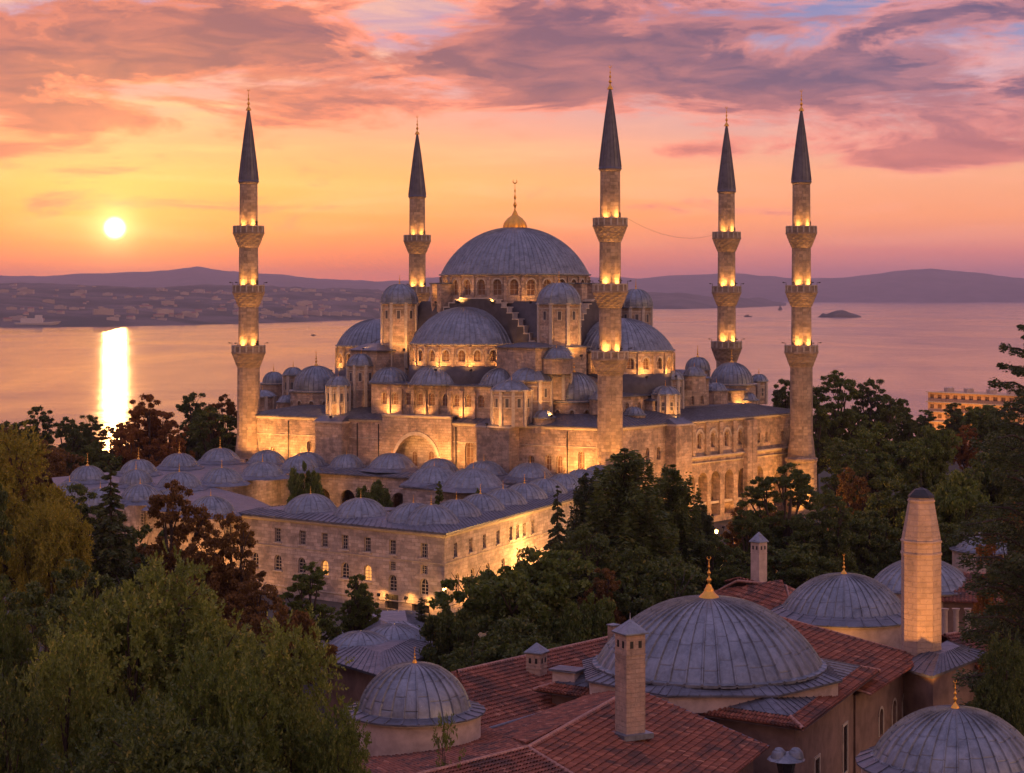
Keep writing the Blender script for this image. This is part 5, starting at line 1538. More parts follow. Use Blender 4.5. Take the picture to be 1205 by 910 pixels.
# chimneys
def chimney(px, pytop, pybase, w_px, Y, label, cap=.9, holes=True, ang=R(20), flash=True, hexa=False, fin=0):
    s_ = w_px * Y / F; zb = Z_(pybase, Y); zt = Z_(pytop, Y); c = at(px, 0, Y); k = s_ / (abs(math.cos(ang)) + abs(math.sin(ang)))
    o = thing('chimney', label, 'chimney', (c.x, c.y, zb), 'chimneys of the bath house')
    mb = MB(); mb.box(c, k, k, zb - 1.2, zt - .006, ang, 0); mb.box(c, k * 1.06, k * 1.06, zt - .95 * k, zt - .9 * k, ang, 0)
    mb.build('shaft', [M['plaster_pale'] if hexa else M['chimney']], o)
    if holes:
        for fa in range(4):
            for off in (-.22, .22):
                a = ang + fa * PI / 2; n_ = Vector((math.cos(a), math.sin(a))); t_ = Vector((-n_.y, n_.x))
                p = Vector((c.x, c.y)) + n_ * (k / 2) + t_ * off * k
                mb = MB(); mb.box(p, .03, k * .17, zt - .62 * k, zt - .30 * k, a, 0); mb.lathe((p.x, p.y), [(.0, 0)], 3) if False else None
                mb.build('vent', [M['iron']], o)
    mb = MB(); q = [(c.x + k * .62 * 1.41421 * math.cos(ang + PI / 4 + i * PI / 2), c.y + k * .62 * 1.41421 * math.sin(ang + PI / 4 + i * PI / 2)) for i in range(4)]
    mb.prism(q, zt, zt + .07, 0, 0); mb.frustum(q, zt + .072, [(c.x + (p[0] - c.x) * .05, c.y + (p[1] - c.y) * .05) for p in q], zt + .072 + cap * k * .62, 0)
    if fin: mb.tube([(c.x, c.y, zt + cap * k * .6), (c.x, c.y, zt + cap * k * .6 + fin)], [.05, .015], 5)
    mb.build('cap', [M['lead']], o)
    if flash:
        mb = MB(); qq = [(c.x + k * .78 * 1.41421 * math.cos(ang + PI / 4 + i * PI / 2), c.y + k * .78 * 1.41421 * math.sin(ang + PI / 4 + i * PI / 2)) for i in range(4)]
        mb.prism(qq, zb - .25, zb + .06, 0, 0); mb.build('flashing', [M['lead']], o)
chimney(631.5, 768, 802, 25, 137.5, 'short pale chimney with a pyramid cap on the broad left tile roof', ang=R(62))
chimney(741.5, 745, 862, 35, 114.5, 'tall square stone chimney rising from the nearest tile roof in front of the largest dome', holes=True, ang=R(28), fin=.5)
chimney(893, 638, 686, 19, 190, 'pale chimney on the farther tile roof, right behind the largest dome', ang=R(40), cap=1.3, hexa=True)
chimney(722, 736, 752, 14, 142, 'stubby pale chimney peeping out behind the left shoulder of the largest dome', ang=R(40), cap=.25, holes=False, flash=False)

# far tile roof behind the dome
rb_ = thing('rear_tiled_roof', 'hipped red tile roof carrying the slim pale chimney, behind the largest dome', 'building', (24, 188, 0))
a1, a2 = at_z(868, 684, 9.0), at_z(925, 690, 9.0); o1, o2_, o3_, o4_ = at_z(826, 706, 6.6), at_z(940, 752, 6.6), at_z(985, 715, 6.6), Vector((22, 203, 6.6))
mb = MB(); tile_roof(mb, [a1, a2, o2_, o1], course=.5, pitch_w=.36); tile_roof(mb, [a2, o3_, o2_], course=.5, pitch_w=.36); tile_roof(mb, [a1, a2, o3_, o4_], course=.5, pitch_w=.36)
ridge_cap(mb, a1, a2); ridge_cap(mb, a1, o1); ridge_cap(mb, a2, o2_); mb.build('roof', mats_b, rb_)
mb = MB(); mb.prism([o1.to_2d().lerp(Vector((25, 190)), .08), o2_.to_2d().lerp(Vector((25, 190)), .08), o3_.to_2d().lerp(Vector((25, 190)), .08), o4_.to_2d().lerp(Vector((25, 190)), .08)], 0, 6.4, 3, 3); mb.build('wall', mats_b, rb_)

def dome_house(name, label, px, Y, zr, r, h, ribs, dz, fin, ring=1.25, wm=4, lipr=.35, extra_ring=True, wall_h=None, finm='gold', n=8, sheet=1.7):
    c = at(px, 0, Y); o = thing(name, label, 'domed building', (c.x, c.y, 0))
    mb = MB(); zz = zr - dz
    mb.lathe(c, [(r * ring, 0), (r * ring, zz)], 40, 0, smooth=True)
    mb.lathe(c, [(r * ring + .2, zz), (r * ring + .2, zz + .15), (r * ring - .3, zz + .16)], 40, 1, smooth=False)
    mb.build('drum_wall', [M['plaster_pale'], M['trim']], o)
    if extra_ring:
        mb = MB(); N = 26; lo = [Vector((p[0], p[1], zz + .17)) for p in ngon_pts(c, r * ring + .3, N)]; hi = [Vector((p[0], p[1], zr - .02)) for p in ngon_pts(c, r + .1, N)]
        lead_band(mb, lo, hi, w_=5); mb.lathe(c, [(r * ring + .3, zz + .08), (r * ring + .3, zz + .168)], N, 0, smooth=False); mb.build('lead_ring', [M['lead_flat']], o)
    d = dome('dome', c, zr, r, h, ribs, None, o, lip=lipr * .5, rings=24, sheet=sheet, rib_h=.10)
    if fin:
        mf = MB(); mf.lathe(c, [(.34 * fin * .5, zr + h - .06), (.28 * fin * .5, zr + h + .08), (.14 * fin * .5, zr + h + .2)], 12, 0); finial_mb(mf, c, zr + h + .02, fin, fat=.9, n=12); mf.build('finial', [M[finm]], d)
    return o
dome_house('domed_hall', 'second largest lead dome with an orange lit curb, left of the tapering tower', 993, 165, 9.75, 5.05, 2.85, 40, .75, 1.7, 1.2)
dome_house('domed_hall', 'dark lead dome half hidden behind the tapering octagonal tower', 1085, 192, 7.7, 4.9, 2.55, 32, .3, 0, 1.12)
dome_house('domed_hall', 'pale small lead dome glimpsed under the conifer boughs at the right', 1163, 216, 8.2, 3.4, 1.7, 24, .3, 0, 1.15)
dome_house('domed_hall', 'nearest lead dome at the bottom right corner with a brass finial', 1124, 105, 11.3, 4.3, 2.6, 36, .55, 1.5, 1.16, sheet=1.2)
dome_house('domed_hall', 'small round lead dome with a wide lip at the bottom left of the tile roofs', 488, 115.5, 11.75, 3.25, 2.6, 26, .35, .95, 1.2, sheet=1.3)
# low double-domed lead building at the foot of the court
lb_ = thing('low_lead_building', 'low lead covered building with two shallow domes before the court corner', 'building', (*at(445, 0, 172)[:2], 0))
cB = at(446, 0, 172)
q = [Vector(at(383, 0, 168)[:2]), Vector(at(447, 0, 160)[:2]), Vector(at(512, 0, 172)[:2]), Vector(at(448, 0, 186)[:2])]
mb = MB(); mb.prism(q, 0, 4.9, 3, 3, bottom=False); mb.build('wall', mats_b, lb_)
mb = MB(); cq = sum(q, Vector((0, 0))) / 4; g = [Vector((*(p + (p - cq).normalized() * .8), 4.92)) for p in q]; mb.prism([p.to_2d() for p in g], 4.91, 5.1, 0, 0)
lead_band(mb, [p + Vector((0, 0, .19)) for p in g], [Vector((*(p.lerp(cq, .45)), 5.9)) for p in q]); mb.face([Vector((*(p.lerp(cq, .45)), 5.9)) for p in q]); mb.build('roof', [M['lead_flat']], lb_)
dome('dome', at(424, 0, 171), 5.4, 3.0, 1.3, 20, None, lb_, lip=.6, rings=12); dome('dome', at(463, 0, 174), 5.4, 3.2, 1.4, 20, None, lb_, lip=.6, rings=12)
yd = thing('flat_lead_roof', 'pale flat lead roof lying between the low domes and the court doors', 'building', (*at(455, 0, 196)[:2], 0))
mb = MB(); q = [Vector(at(400, 0, 190)[:2]), Vector(at(505, 0, 190)[:2]), Vector(at(498, 0, 203)[:2]), Vector(at(415, 0, 203)[:2])]; mb.prism(q, 0, 3.2, 3, 3, bottom=False); mb.build('wall', mats_b, yd)
mb = MB(); g = [Vector((*(p), 3.25)) for p in q]; lead_band(mb, g, [Vector((*(p.lerp(sum(q, Vector((0, 0))) / 4, .5)), 3.9)) for p in q]); mb.face([Vector((*(p.lerp(sum(q, Vector((0, 0))) / 4, .5)), 3.9)) for p in q]); mb.build('roof', [M['lead']], yd)

# tapering eight-sided tower
tw = thing('octagonal_tower', 'tall tapering eight sided stone chimney tower, warm lit, with a thin rod on top', 'tower', (*at(1084, 0, 150)[:2], 8))
c = at(1084, 0, 150); rr = 1.5
mb = MB()
def oct_(r, z): return [Vector((p[0], p[1], z)) for p in ngon_pts(c, r, 8, R(22.5))]
lv = [(1.55, 4.5), (1.53, 16.2), (1.60, 16.23), (1.60, 16.4), (1.53, 16.43), (1.52, 17.15), (1.60, 17.18), (1.60, 17.32), (1.52, 17.35), (1.0, 20.25), (1.06, 20.28), (1.06, 20.42), (.98, 20.45), (.96, 20.6)]
for (r0, z0), (r1, z1) in zip(lv, lv[1:]):
    a, b_ = oct_(r0, z0), oct_(r1, z1)
    for i in range(8): mb.face([a[i], a[(i + 1) % 8], b_[(i + 1) % 8], b_[i]])
mb.build('shaft', [m_stone('tower_stone', (.47, .34, .25), .9, .42, .4, con=.08, mortar=.84)], tw)
mb = MB(); mb.lathe(c, [(1.05, 20.605), (.95, 20.8), (.5, 21.2), (.05, 21.35)], 8, 0, R(22.5), smooth=False); mb.build('cap', [M['iron']], tw)
mb = MB(); mb.tube([(c.x, c.y, 21.3), (c.x, c.y, 22.7)], [.035, .02], 5); mb.lathe(c, [(.01, 22.2), (.07, 22.3), (.01, 22.42)], 8, 0); mb.tube([(c.x - .9, c.y, 20.9), (c.x, c.y, 21.9)], .02, 4); mb.build('rod', [M['iron']], tw)
pl = thing('lead_platform', 'small lead roofed block with a reddish wall under the tapering tower', 'building', (*at(1105, 0, 148)[:2], 0))
q = [Vector(at(1060, 0, 147)[:2]), Vector(at(1098, 0, 143.5)[:2]), Vector(at(1160, 0, 152)[:2]), Vector(at(1120, 0, 158)[:2])]
mb = MB(); mb.prism(q, 0, 8.0, 3, 3, bottom=False); mb.build('wall', mats_b, pl)
cq = sum(q, Vector((0, 0))) / 4; g = [Vector((*(p + (p - cq).normalized() * .5), 8.2)) for p in q]
mb = MB(); mb.prism([p.to_2d() for p in g], 8.01, 8.19, 0, 0); lead_band(mb, g, [Vector((*(p.lerp(cq, .6)), 9.0)) for p in q]); mb.face([Vector((*(p.lerp(cq, .6)), 9.0)) for p in q]); mb.build('roof', [M['lead_flat']], pl)
# right-hand tile roof with a long pale ridge
rt = thing('right_tiled_roof', 'long low red tile roof running out of the picture at the right edge', 'building', (*at(1180, 0, 150)[:2], 0))
r1_, r2_ = at_z(1112, 748, 9.2), at_z(1290, 722, 9.2); e1_, e2_ = r1_ + Vector((1.5, -5, -1.8)), r2_ + Vector((1.5, -5, -1.8))
mb = MB(); tile_roof(mb, [r1_, r2_, e2_, e1_]); tile_roof(mb, [r1_, r2_, r2_ + Vector((-1.5, 5, -1.8)), r1_ + Vector((-1.5, 5, -1.8))]); ridge_cap(mb, r1_, r2_, .15); mb.build('roof', mats_b, rt)
mb = MB(); mb.prism([e1_.to_2d() + Vector((.3, .6)), e2_.to_2d() + Vector((0, .6)), r2_.to_2d() + Vector((-1.5, 4)), r1_.to_2d() + Vector((-1, 4))], 0, 7.2, 3, 3); mb.build('wall', mats_b, rt)
# small house with white pillars and the reddish roof behind the tower
sh = thing('pillared_house', 'small dark house with pale pillars under the half hidden dome', 'building', (*at(1130, 0, 186)[:2], 0))
mb = MB(); mb.box(at(1135, 0, 189), 9, 6, 0, 7.0, R(-15), 0); mb.build('wall', [M['plaster']], sh)
mb = MB(); cc0 = at(1135, 0, 189)
q3 = [Vector((cc0.x + x * math.cos(R(-15)) - y * math.sin(R(-15)), cc0.y + x * math.sin(R(-15)) + y * math.cos(R(-15)), z)) for x, y, z in ((-5.4, -4, 7), (5.4, -4, 7), (5.4, 3, 8.9), (-5.4, 3, 8.9))]
tile_roof(mb, q3, course=.5, pitch_w=.36); mb.build('roof', mats_b, sh)
for px in (1112, 1125, 1139):
    mb = MB(); mb.lathe(at(px, 0, 183.5), [(.35, 0), (.3, .4), (.26, 6.4), (.4, 6.7)], 10, 0); mb.build('pillar', [M['plaster_pale']], sh)
# lantern standing by the corner of the nearest roof
lx = at_z(925, 885, 8.0)
lan = thing('lantern', 'unlit lantern with two pale metal shades by the corner of the nearest tile roof', 'lantern', (lx.x, 117, 0))
c = (X_(925, 117), 117); zt_ = Z_(880, 117)
mb = MB(); mb.lathe(c, [(.12, 0), (.07, zt_ - 2.2)], 8); mb.build('post', [M['iron']], lan)
mb = MB(); mb.lathe(c, [(.30, zt_ - 2.2), (.62, zt_ - .75), (.6, zt_ - .7)], 6, 0, smooth=False); mb.build('lantern_glass', [M['glass']], lan)
mb = MB(); mb.lathe(c, [(1.15, zt_ - .7), (1.05, zt_ - .6), (.6, zt_ - .35), (.1, zt_ - .2)], 12, 0, smooth=False); mb.build('shade', [M['lead']], lan)
for dx_ in (-.45, .55):
    mb = MB(); mb.lathe((c[0] + dx_, c[1] - .2), [(.5, zt_ - .55), (.42, zt_ - .2), (.22, zt_ + .02), (.02, zt_ + .08)], 10, 0); mb.build('shade', [M['lead']], lan)
# warm lights of the lanes: on the tower and the second dome's curb
def hidden_lamp(px, Y, h, W, label):
    c = at(px, 0, Y); street_lamp(c.x, c.y, h, label, W, True)
hidden_lamp(1070, 141.0, 4.6, 10, 'lit lane lamp') if False else None
flood((X_(1112, 137), 137.0, 6.2), (c[0] * 0 + X_(1084, 150), 150, 15.5), 6500, 50, None); FL[-1]['label'] = 'small floodlight aimed up at the tapering octagonal tower'; FL[-1]['category'] = 'floodlight'
flood((X_(985, 156), 156, 7.0), (X_(993, 165), 163, 9.4), 260, 130, None); FL[-1]['label'] = 'small floodlight at the foot of the second largest dome'; FL[-1]['category'] = 'floodlight'
# ochre apartment block by the sea
ap = thing('apartment_block', 'orange lit flat roofed apartment block by the shore beyond the right hand trees', 'building', (*at(1150, 0, 560)[:2], ground_z(*at(1150, 0, 560)[:2])))
A_, B_ = at(1092, 0, 585), at(1205, 0, 560); f_ = f_plane(A_, B_); zt_ = Z_(463, 575); L_ = f_.L
opa = []
mb = MB(); fh = 2.9
for k in range(5):
    ops = [(L_ * (i + .5) / 12, 1.5, zt_ - fh * (k + 1) + .9, zt_ - fh * (k + 1) + 2.2, False) for i in range(12)]
    wall(mb, f_, 0, L_, zt_ - fh * (k + 1), zt_ - fh * k, ops, .3); opa += ops
mb.prism([f_(0, 0, -.31)[:2], f_(L_, 0, -.31)[:2], f_(L_, 0, -12)[:2], f_(0, 0, -12)[:2]], zt_ - 26, zt_, 0, 0)
mb.build('wall', [m_plain('ochre_render', (.55, .33, .18), .8)], ap)
for (c_, w_, zb, zs, ar) in opa: link('window', win_mesh(w_, zs - zb, False, frame=.08, nx=2, nz=1), ap, Vector(f_(c_, zb, -.27)) - wloc(ap), f_.ang(0))
for k in range(5):
    mb = MB(); z_ = zt_ - fh * k
    mb.prism([f_(-.2, 0, .9)[:2], f_(L_ + .2, 0, .9)[:2], f_(L_ + .2, 0, .004)[:2], f_(-.2, 0, .004)[:2]], z_ - .15, z_ + .1, 0); mb.build('balcony_slab', [M['trim']], ap)
for x_ in (4, 11, 19, 26):
    mb = MB(); mb.box(f_(x_, 0, -5), 2.2, 2.2, zt_ + .01, zt_ + 1.2, .3, 0); mb.build('roof_box', [M['plaster_pale']], ap)
for x_ in (5, 15, 24): flood(f_(x_, zt_ - 12, 9), f_(x_, zt_ - 3, 0), 2600, 130, ap)

# ------------------------------------------------------------------ trees
FOL = {
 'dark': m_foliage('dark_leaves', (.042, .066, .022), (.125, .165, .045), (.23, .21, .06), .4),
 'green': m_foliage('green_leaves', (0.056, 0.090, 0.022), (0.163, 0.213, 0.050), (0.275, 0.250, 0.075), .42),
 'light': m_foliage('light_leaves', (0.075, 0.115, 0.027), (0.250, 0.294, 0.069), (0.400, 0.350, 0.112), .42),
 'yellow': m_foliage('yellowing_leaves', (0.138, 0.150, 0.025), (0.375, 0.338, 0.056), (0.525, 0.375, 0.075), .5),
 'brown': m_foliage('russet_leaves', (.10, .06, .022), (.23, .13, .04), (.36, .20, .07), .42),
 'orange': m_foliage('orange_lit_leaves', (0.163, 0.075, 0.022), (0.350, 0.163, 0.050), (0.450, 0.225, 0.062), .5),  # the warm light on these trees is put into the leaf colour
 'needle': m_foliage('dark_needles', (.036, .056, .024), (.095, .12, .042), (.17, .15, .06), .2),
}
def limbs_mesh(name, segs, n=7):
    mb = MB()
    for pts, rad in segs: mb.tube(pts, rad, n)
    o = mb.build('tmp', [M['bark']]); me = o.data; me.name = name; bpy.data.objects.remove(o); return me
def leaves_mesh(name, C, Dn, L, Wd, mat_):
    "C centres (N,3), Dn leaf axis, one folded diamond per leaf"
    rng = np.random.default_rng(len(C))
    D = Dn / np.maximum(np.linalg.norm(Dn, axis=1, keepdims=True), 1e-6)
    rv = rng.normal(size=C.shape); Sx = np.cross(D, rv); Sx /= np.maximum(np.linalg.norm(Sx, axis=1, keepdims=True), 1e-6)
    N = len(C)
    V = np.empty((N, 4, 3)); L = L[:, None]; Wd = Wd[:, None]
    V[:, 0] = C - D * L * .5; V[:, 1] = C + Sx * Wd * .5 - D * L * .05; V[:, 2] = C + D * L * .5; V[:, 3] = C - Sx * Wd * .5 - D * L * .05
    return np_mesh(name, V.reshape(-1, 3), np.arange(N * 4).reshape(N, 4), [mat_])
def broadleaf(seed, H=10.0, R0=4.0, base=.22, nclump=90, per=260, leaf=.32, lobes=6, clump=1.0, flat=.8, elong=1.9, spray=0, zlo=.34, zhi=.84):
    "a unit tree: returns (trunk mesh, function(material)->crown mesh)"
    rng = np.random.default_rng(seed); rr = random.Random(seed)
    segs = []; zb = H * base
    # lobes of the crown, unequal
    lob = []
    for i in range(lobes):
        a = 2 * PI * (i / lobes) * 2.4 + rr.uniform(-.5, .5); k = rr.uniform(.40, .72)
        zc = H * rr.uniform(zlo, zhi); rad = R0 * rr.uniform(.30, .46)
        lob.append((R0 * k * math.cos(a), R0 * k * math.sin(a), zc, rad))
    lob.append((R0 * rr.uniform(-.12, .12), R0 * rr.uniform(-.12, .12), H - R0 * .5 * flat, R0 * .5)); lob.append((0, 0, H * .58, R0 * .55))
    tr = H * .022 + .08
    top = Vector((rr.uniform(-.05, .05) * H, rr.uniform(-.05, .05) * H, H * .8))
    mid = Vector((rr.uniform(-.03, .03) * H, rr.uniform(-.03, .03) * H, H * .42))
    lob.append((0, 0, H * .45, R0 * .6))
    segs.append(([(0, 0, -1.5), (0, 0, 0), (mid.x * .5, mid.y * .5, H * .2), mid, top], [tr * 1.5, tr * 1.25, tr, tr * .7, tr * .2]))
    for (x, y, z, r) in lob:
        s = Vector((mid.x * .7, mid.y * .7, H * rr.uniform(.22, .45))); e = Vector((x, y, z))
        m_ = s.lerp(e, .5) + Vector((rr.uniform(-.3, .3), rr.uniform(-.3, .3), -.06 * H))
        segs.append(([s, m_, e], [tr * .5, tr * .35, tr * .12]))
        for q in range(3):
            d = Vector((rr.uniform(-1, 1), rr.uniform(-1, 1), rr.uniform(-.2, 1))).normalized() * r * .85
            segs.append(([m_.lerp(e, .6), e + d * .5, e + d], [tr * .2, tr * .12, tr * .05]))
    # clumps on the lobes' shells
    Cc = []; Rc = []
    w_ = np.array([l[3] ** 2 for l in lob]); w_ /= w_.sum()
    for i in range(nclump):
        l = lob[rng.choice(len(lob), p=w_)]
        d = rng.normal(size=3); d[2] = d[2] * .8 + .25; d /= np.linalg.norm(d)
        rad = l[3] * rng.uniform(.55, 1.08)
        p = np.array(l[:3]) + d * rad * np.array([1, 1, flat]); p[2] = max(p[2], zb)
        Cc.append(p); Rc.append(R0 * rng.uniform(.10, .19) * clump)
    Cc = np.array(Cc); Rc = np.array(Rc)
    N = nclump * per
    idx = rng.integers(0, nclump, N)
    d = rng.normal(size=(N, 3)); d /= np.linalg.norm(d, axis=1, keepdims=True)
    rad = rng.random(N) ** .45
    spread = d * (Rc[idx] * rad)[:, None] * np.array([1.15, 1.15, .72])
    stray = rng.random(N) < .06; spread[stray] *= 1.55
    P = Cc[idx] + spread
    P[:, 2] -= .25 * Rc[idx] * rad * rad
    out = P - np.array([0, 0, H * .5]); out /= np.maximum(np.linalg.norm(out, axis=1, keepdims=True), .01)
    D = out * .6 + rng.normal(size=(N, 3)) * .7 + np.array([0, 0, -.15])
    L = leaf * rng.uniform(.7, 1.35, N); Wd = L / elong
    if spray:
        # twigs with paired leaflets, set on the shells of the lobes
        ns = spray; nl = 15
        li = rng.choice(len(lob), size=ns, p=w_); LB_ = np.array([l[:3] for l in lob])[li]; LR = np.array([l[3] for l in lob])[li]
        d = rng.normal(size=(ns, 3)); d[:, 2] = d[:, 2] * .8 + .3; d /= np.linalg.norm(d, axis=1, keepdims=True)
        bump_ = 1 + .16 * np.sin(d[:, 0] * 7 + LB_[:, 0] * 3) * np.sin(d[:, 1] * 7 + LB_[:, 1]) + .12 * np.sin(d[:, 2] * 11 + LB_[:, 2])
        S0 = LB_ + d * (LR * rng.uniform(.5, 1.02, ns) * bump_)[:, None] * np.array([1, 1, flat]); S0[:, 2] = np.maximum(S0[:, 2], zb)
        kn = np.array([mn.fractal(Vector(p * (1.15 / leaf * .26)), 1.0, 2.0, 2) for p in S0]); keep = kn > np.quantile(kn, .48)
        S0 = S0[keep]; d = d[keep]; ns = len(S0)
        tw = d * .8 + rng.normal(size=(ns, 3)) * .75 + np.array([0, 0, .05]); tw /= np.linalg.norm(tw, axis=1, keepdims=True)
        tl = rng.uniform(.5, 1.25, ns) * leaf * 3.0
        sd = np.cross(tw, rng.normal(size=(ns, 3))); sd /= np.linalg.norm(sd, axis=1, keepdims=True)
        t_ = np.linspace(.12, 1, nl)[None, :, None]; sg = np.where(np.arange(nl) % 2, 1, -1)[None, :, None]
        sg = sg * np.where(np.arange(nl) == nl - 1, 0, 1)[None, :, None]
        base_ = S0[:, None, :] + tw[:, None, :] * (tl[:, None, None] * t_); base_[:, :, 2] -= (t_[..., 0] ** 2) * (tl[:, None] * .06)
        Dl = tw[:, None, :] * .65 + sd[:, None, :] * sg * .9 + rng.normal(size=(ns, nl, 3)) * .25 + np.array([0, 0, .05])
        Dl /= np.linalg.norm(Dl, axis=2, keepdims=True)
        LL = leaf * rng.uniform(.75, 1.2, (ns, nl)) * (1.1 - .35 * t_[..., 0])
        P = (base_ + Dl * (LL * .5)[:, :, None]).reshape(-1, 3); D = Dl.reshape(-1, 3); L = LL.reshape(-1); Wd = L / elong
    return limbs_mesh('trunk', segs), lambda m_, nm='crown': leaves_mesh(nm, P, D, L, Wd, m_)
def conifer(seed, H=14.0, R0=4.0, tiers=16, per=170, leaf=.42, droop=.25, base=.12, layered=1.0, broad=False, br_n=9, ex=None):
    rng = np.random.default_rng(seed); rr = random.Random(seed); segs = []
    tr = H * .018 + .06
    segs.append(([(0, 0, -1.5), (0, 0, 0), (.1, 0, H * .5), (0, 0, H)], [tr * 1.5, tr * 1.3, tr * .7, tr * .06]))
    Ps = []; Ds = []
    for i in range(tiers):
        t_ = i / (tiers - 1); z = H * (base + (1 - base) * t_ * .985) ; z0_ = z
        rt_ = R0 * ((1 - t_) ** (ex or (.55 if broad else .85)) + .04) * rr.uniform(.8, 1.1)
        nb = max(4, int(br_n * (1 - t_ * .5)))
        for j in range(nb):
            a = 2 * PI * j / nb + rr.uniform(-.3, .3) + i; ln_ = rt_ * rr.uniform(.65, 1.1)
            z = z0_ + rr.uniform(-.5, .5) * H * (1 - base) / tiers if i < tiers - 1 else z0_
            s = Vector((0, 0, z)); lift = rr.uniform(-.05, .2) * ln_
            e = Vector((math.cos(a) * ln_, math.sin(a) * ln_, z - droop * ln_ + lift)); m_ = s.lerp(e, .5) + Vector((0, 0, .10 * ln_))
            segs.append(([s, m_, e], [tr * .32 * (1 - t_ * .6), tr * .2 * (1 - t_ * .6), .02]))
            n = int(per * (ln_ / R0) ** 1.2) + 20
            u = rng.random(n) ** .7
            sp = np.array(s)[None] * ((1 - u) ** 2)[:, None] + 2 * np.array(m_)[None] * (u * (1 - u))[:, None] + np.array(e)[None] * (u ** 2)[:, None]
            wid = ln_ * .26 * (np.sin(np.pi * np.minimum(u * .82 + .12, 1)) + .12)
            side = np.array([-math.sin(a), math.cos(a), 0]); off = rng.uniform(-1, 1, n)
            sp = sp + side[None] * (off * wid)[:, None]; sp[:, 2] += rng.normal(size=n) * .05 * ln_ * layered - np.abs(off) * wid * .22
            Ps.append(sp); dd = np.tile(np.array([math.cos(a), math.sin(a), -.15]), (n, 1)) + side[None] * (np.sign(off) * .9)[:, None] + rng.normal(size=(n, 3)) * .35
            Ds.append(dd)
    P = np.concatenate(Ps); D = np.concatenate(Ds); N = len(P)
    L = leaf * rng.uniform(.7, 1.3, N); Wd = L * .34
    return limbs_mesh('trunk', segs, 5), lambda m_, nm='crown': leaves_mesh(nm, P, D, L, Wd, m_)
PROTO = {}
def proto(key, fn):
    PROTO[key] = fn; return key
protos = {
 'round': (broadleaf(1, 10, 4.2, .16, 0+240, 150, .30, 9, .72, .9), 10, 4.3), 'oak': (broadleaf(2, 10, 4.4, .18, 260, 140, .30, 10, .70, .85), 10, 4.5),
 'tall': (broadleaf(3, 12, 3.6, .12, 240, 150, .32, 9, .8, 1.1), 12, 3.8), 'loose': (broadleaf(4, 10, 4.2, .2, 200, 130, .28, 8, .62, .9), 10, 4.4),
 'wide': (broadleaf(5, 8, 5.0, .12, 280, 140, .30, 12, .68, .7), 8, 5.1), 'bush': (broadleaf(6, 5, 3.0, .02, 180, 150, .22, 8, .8, .9), 5, 3.1),
 'near_a': (broadleaf(11, 20, 6.0, .28, 10, 10, .27, 16, .62, .85, 2.0, spray=13000, zlo=.5, zhi=.84), 20, 6.1), 'near_b': (broadleaf(12, 20, 5.6, .28, 10, 10, .26, 14, .66, .85, 2.0, spray=12000, zlo=.5, zhi=.84), 20, 5.7),
 'park': (broadleaf(7, 16, 5.2, .2, 340, 130, .30, 13, .6, .85, zlo=.42, zhi=.84), 16, 5.4), 'park_b': (broadleaf(8, 17, 4.6, .16, 320, 130, .30, 14, .62, .9, zlo=.36, zhi=.84), 17, 4.8),
 'sapling': (broadleaf(13, 6, 1.4, .1, 10, 10, .20, 6, .66, 1.2, 2.4, spray=350), 6, 1.5),
 'spruce': (conifer(21, 14, 4.6, 24, 330, .42, .30, .04), 14, 4.6), 'cypress': (conifer(22, 8, 1.7, 26, 130, .30, -.25, .02, 1.2, True, 9), 8, 1.7),
 'pine': (conifer(23, 14, 5.4, 15, 620, .42, -.08, .10, 2.8, True, 12), 14, 5.2), 'cedar': (conifer(24, 32, 6.5, 26, 900, .27, -.12, .12, .7, True, 9, ex=.34), 32, 6.5),
}
meshes = {}
ntree = {'n': 0}
def tree(kind, leafkey, px, ytop, rpx, Y, label, cat='tree', group=None, rz=None, name='tree', z0=None, zs=1.0):
    if kind in ('oak', 'round', 'loose', 'tall', 'wide') and (Z_(ytop, Y) - ground_z(X_(px, Y), Y)) / (rpx * Y / F) > 2.75: kind = 'park' if (ntree['n'] % 2) else 'park_b'
    (trunk, crownf), H0, R0 = protos[kind]
    x = X_(px, Y); g = ground_z(x, Y) if z0 is None else z0
    Ht = Z_(ytop, Y) - g; sc_ = rpx * Y / F / R0; sz = Ht / H0
    o = thing(name, label, cat, (x, Y, g), group)
    ntree['n'] += 1
    o.rotation_euler.z = rz if rz is not None else ntree['n'] * 2.4
    o.scale = (sc_, sc_, sz)
    if (kind, leafkey) not in meshes: meshes[(kind, leafkey)] = crownf(FOL[leafkey])
    for nm, me in (('trunk', trunk), ('crown', meshes[(kind, leafkey)])):
        c = bpy.data.objects.new(nm, me); col.objects.link(c); c.parent = o
    return o
T = tree
# beyond the court, at the left
T('oak', 'dark', 8, 497, 34, 372, 'dark tree at the extreme left of the row against the pink water')
T('loose', 'dark', 42, 478, 34, 350, 'dark flat topped tree standing up from the shore row left of the sun path')
T('round', 'dark', 78, 492, 32, 340, 'dark round tree right of the flat topped one in the shore row')
T('loose', 'brown', 96, 500, 24, 360, 'low brownish tree where the sun path meets the shore row')
T('round', 'brown', 130, 503, 30, 345, 'russet tree just under the bright path of the sun on the water')
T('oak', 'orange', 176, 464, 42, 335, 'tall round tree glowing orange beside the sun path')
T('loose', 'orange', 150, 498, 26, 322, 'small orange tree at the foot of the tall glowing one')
T('round', 'dark', 228, 462, 38, 345, 'big dark round tree left of the far left minaret')
T('tall', 'brown', 262, 466, 30, 338, 'dark brown tall tree touching the far left minaret')
T('round', 'orange', 205, 505, 26, 318, 'low orange tree behind the third dome of the far court row')
T('wide', 'brown', 55, 522, 46, 312, 'broad brown tree beyond the left end of the court domes')
T('bush', 'dark', 316, 466, 12, 352, 'small dark tree top between the far left minaret and the mosque')
T('wide', 'brown', 10, 530, 40, 320, 'brown crown behind the yellow green tree at the left edge')
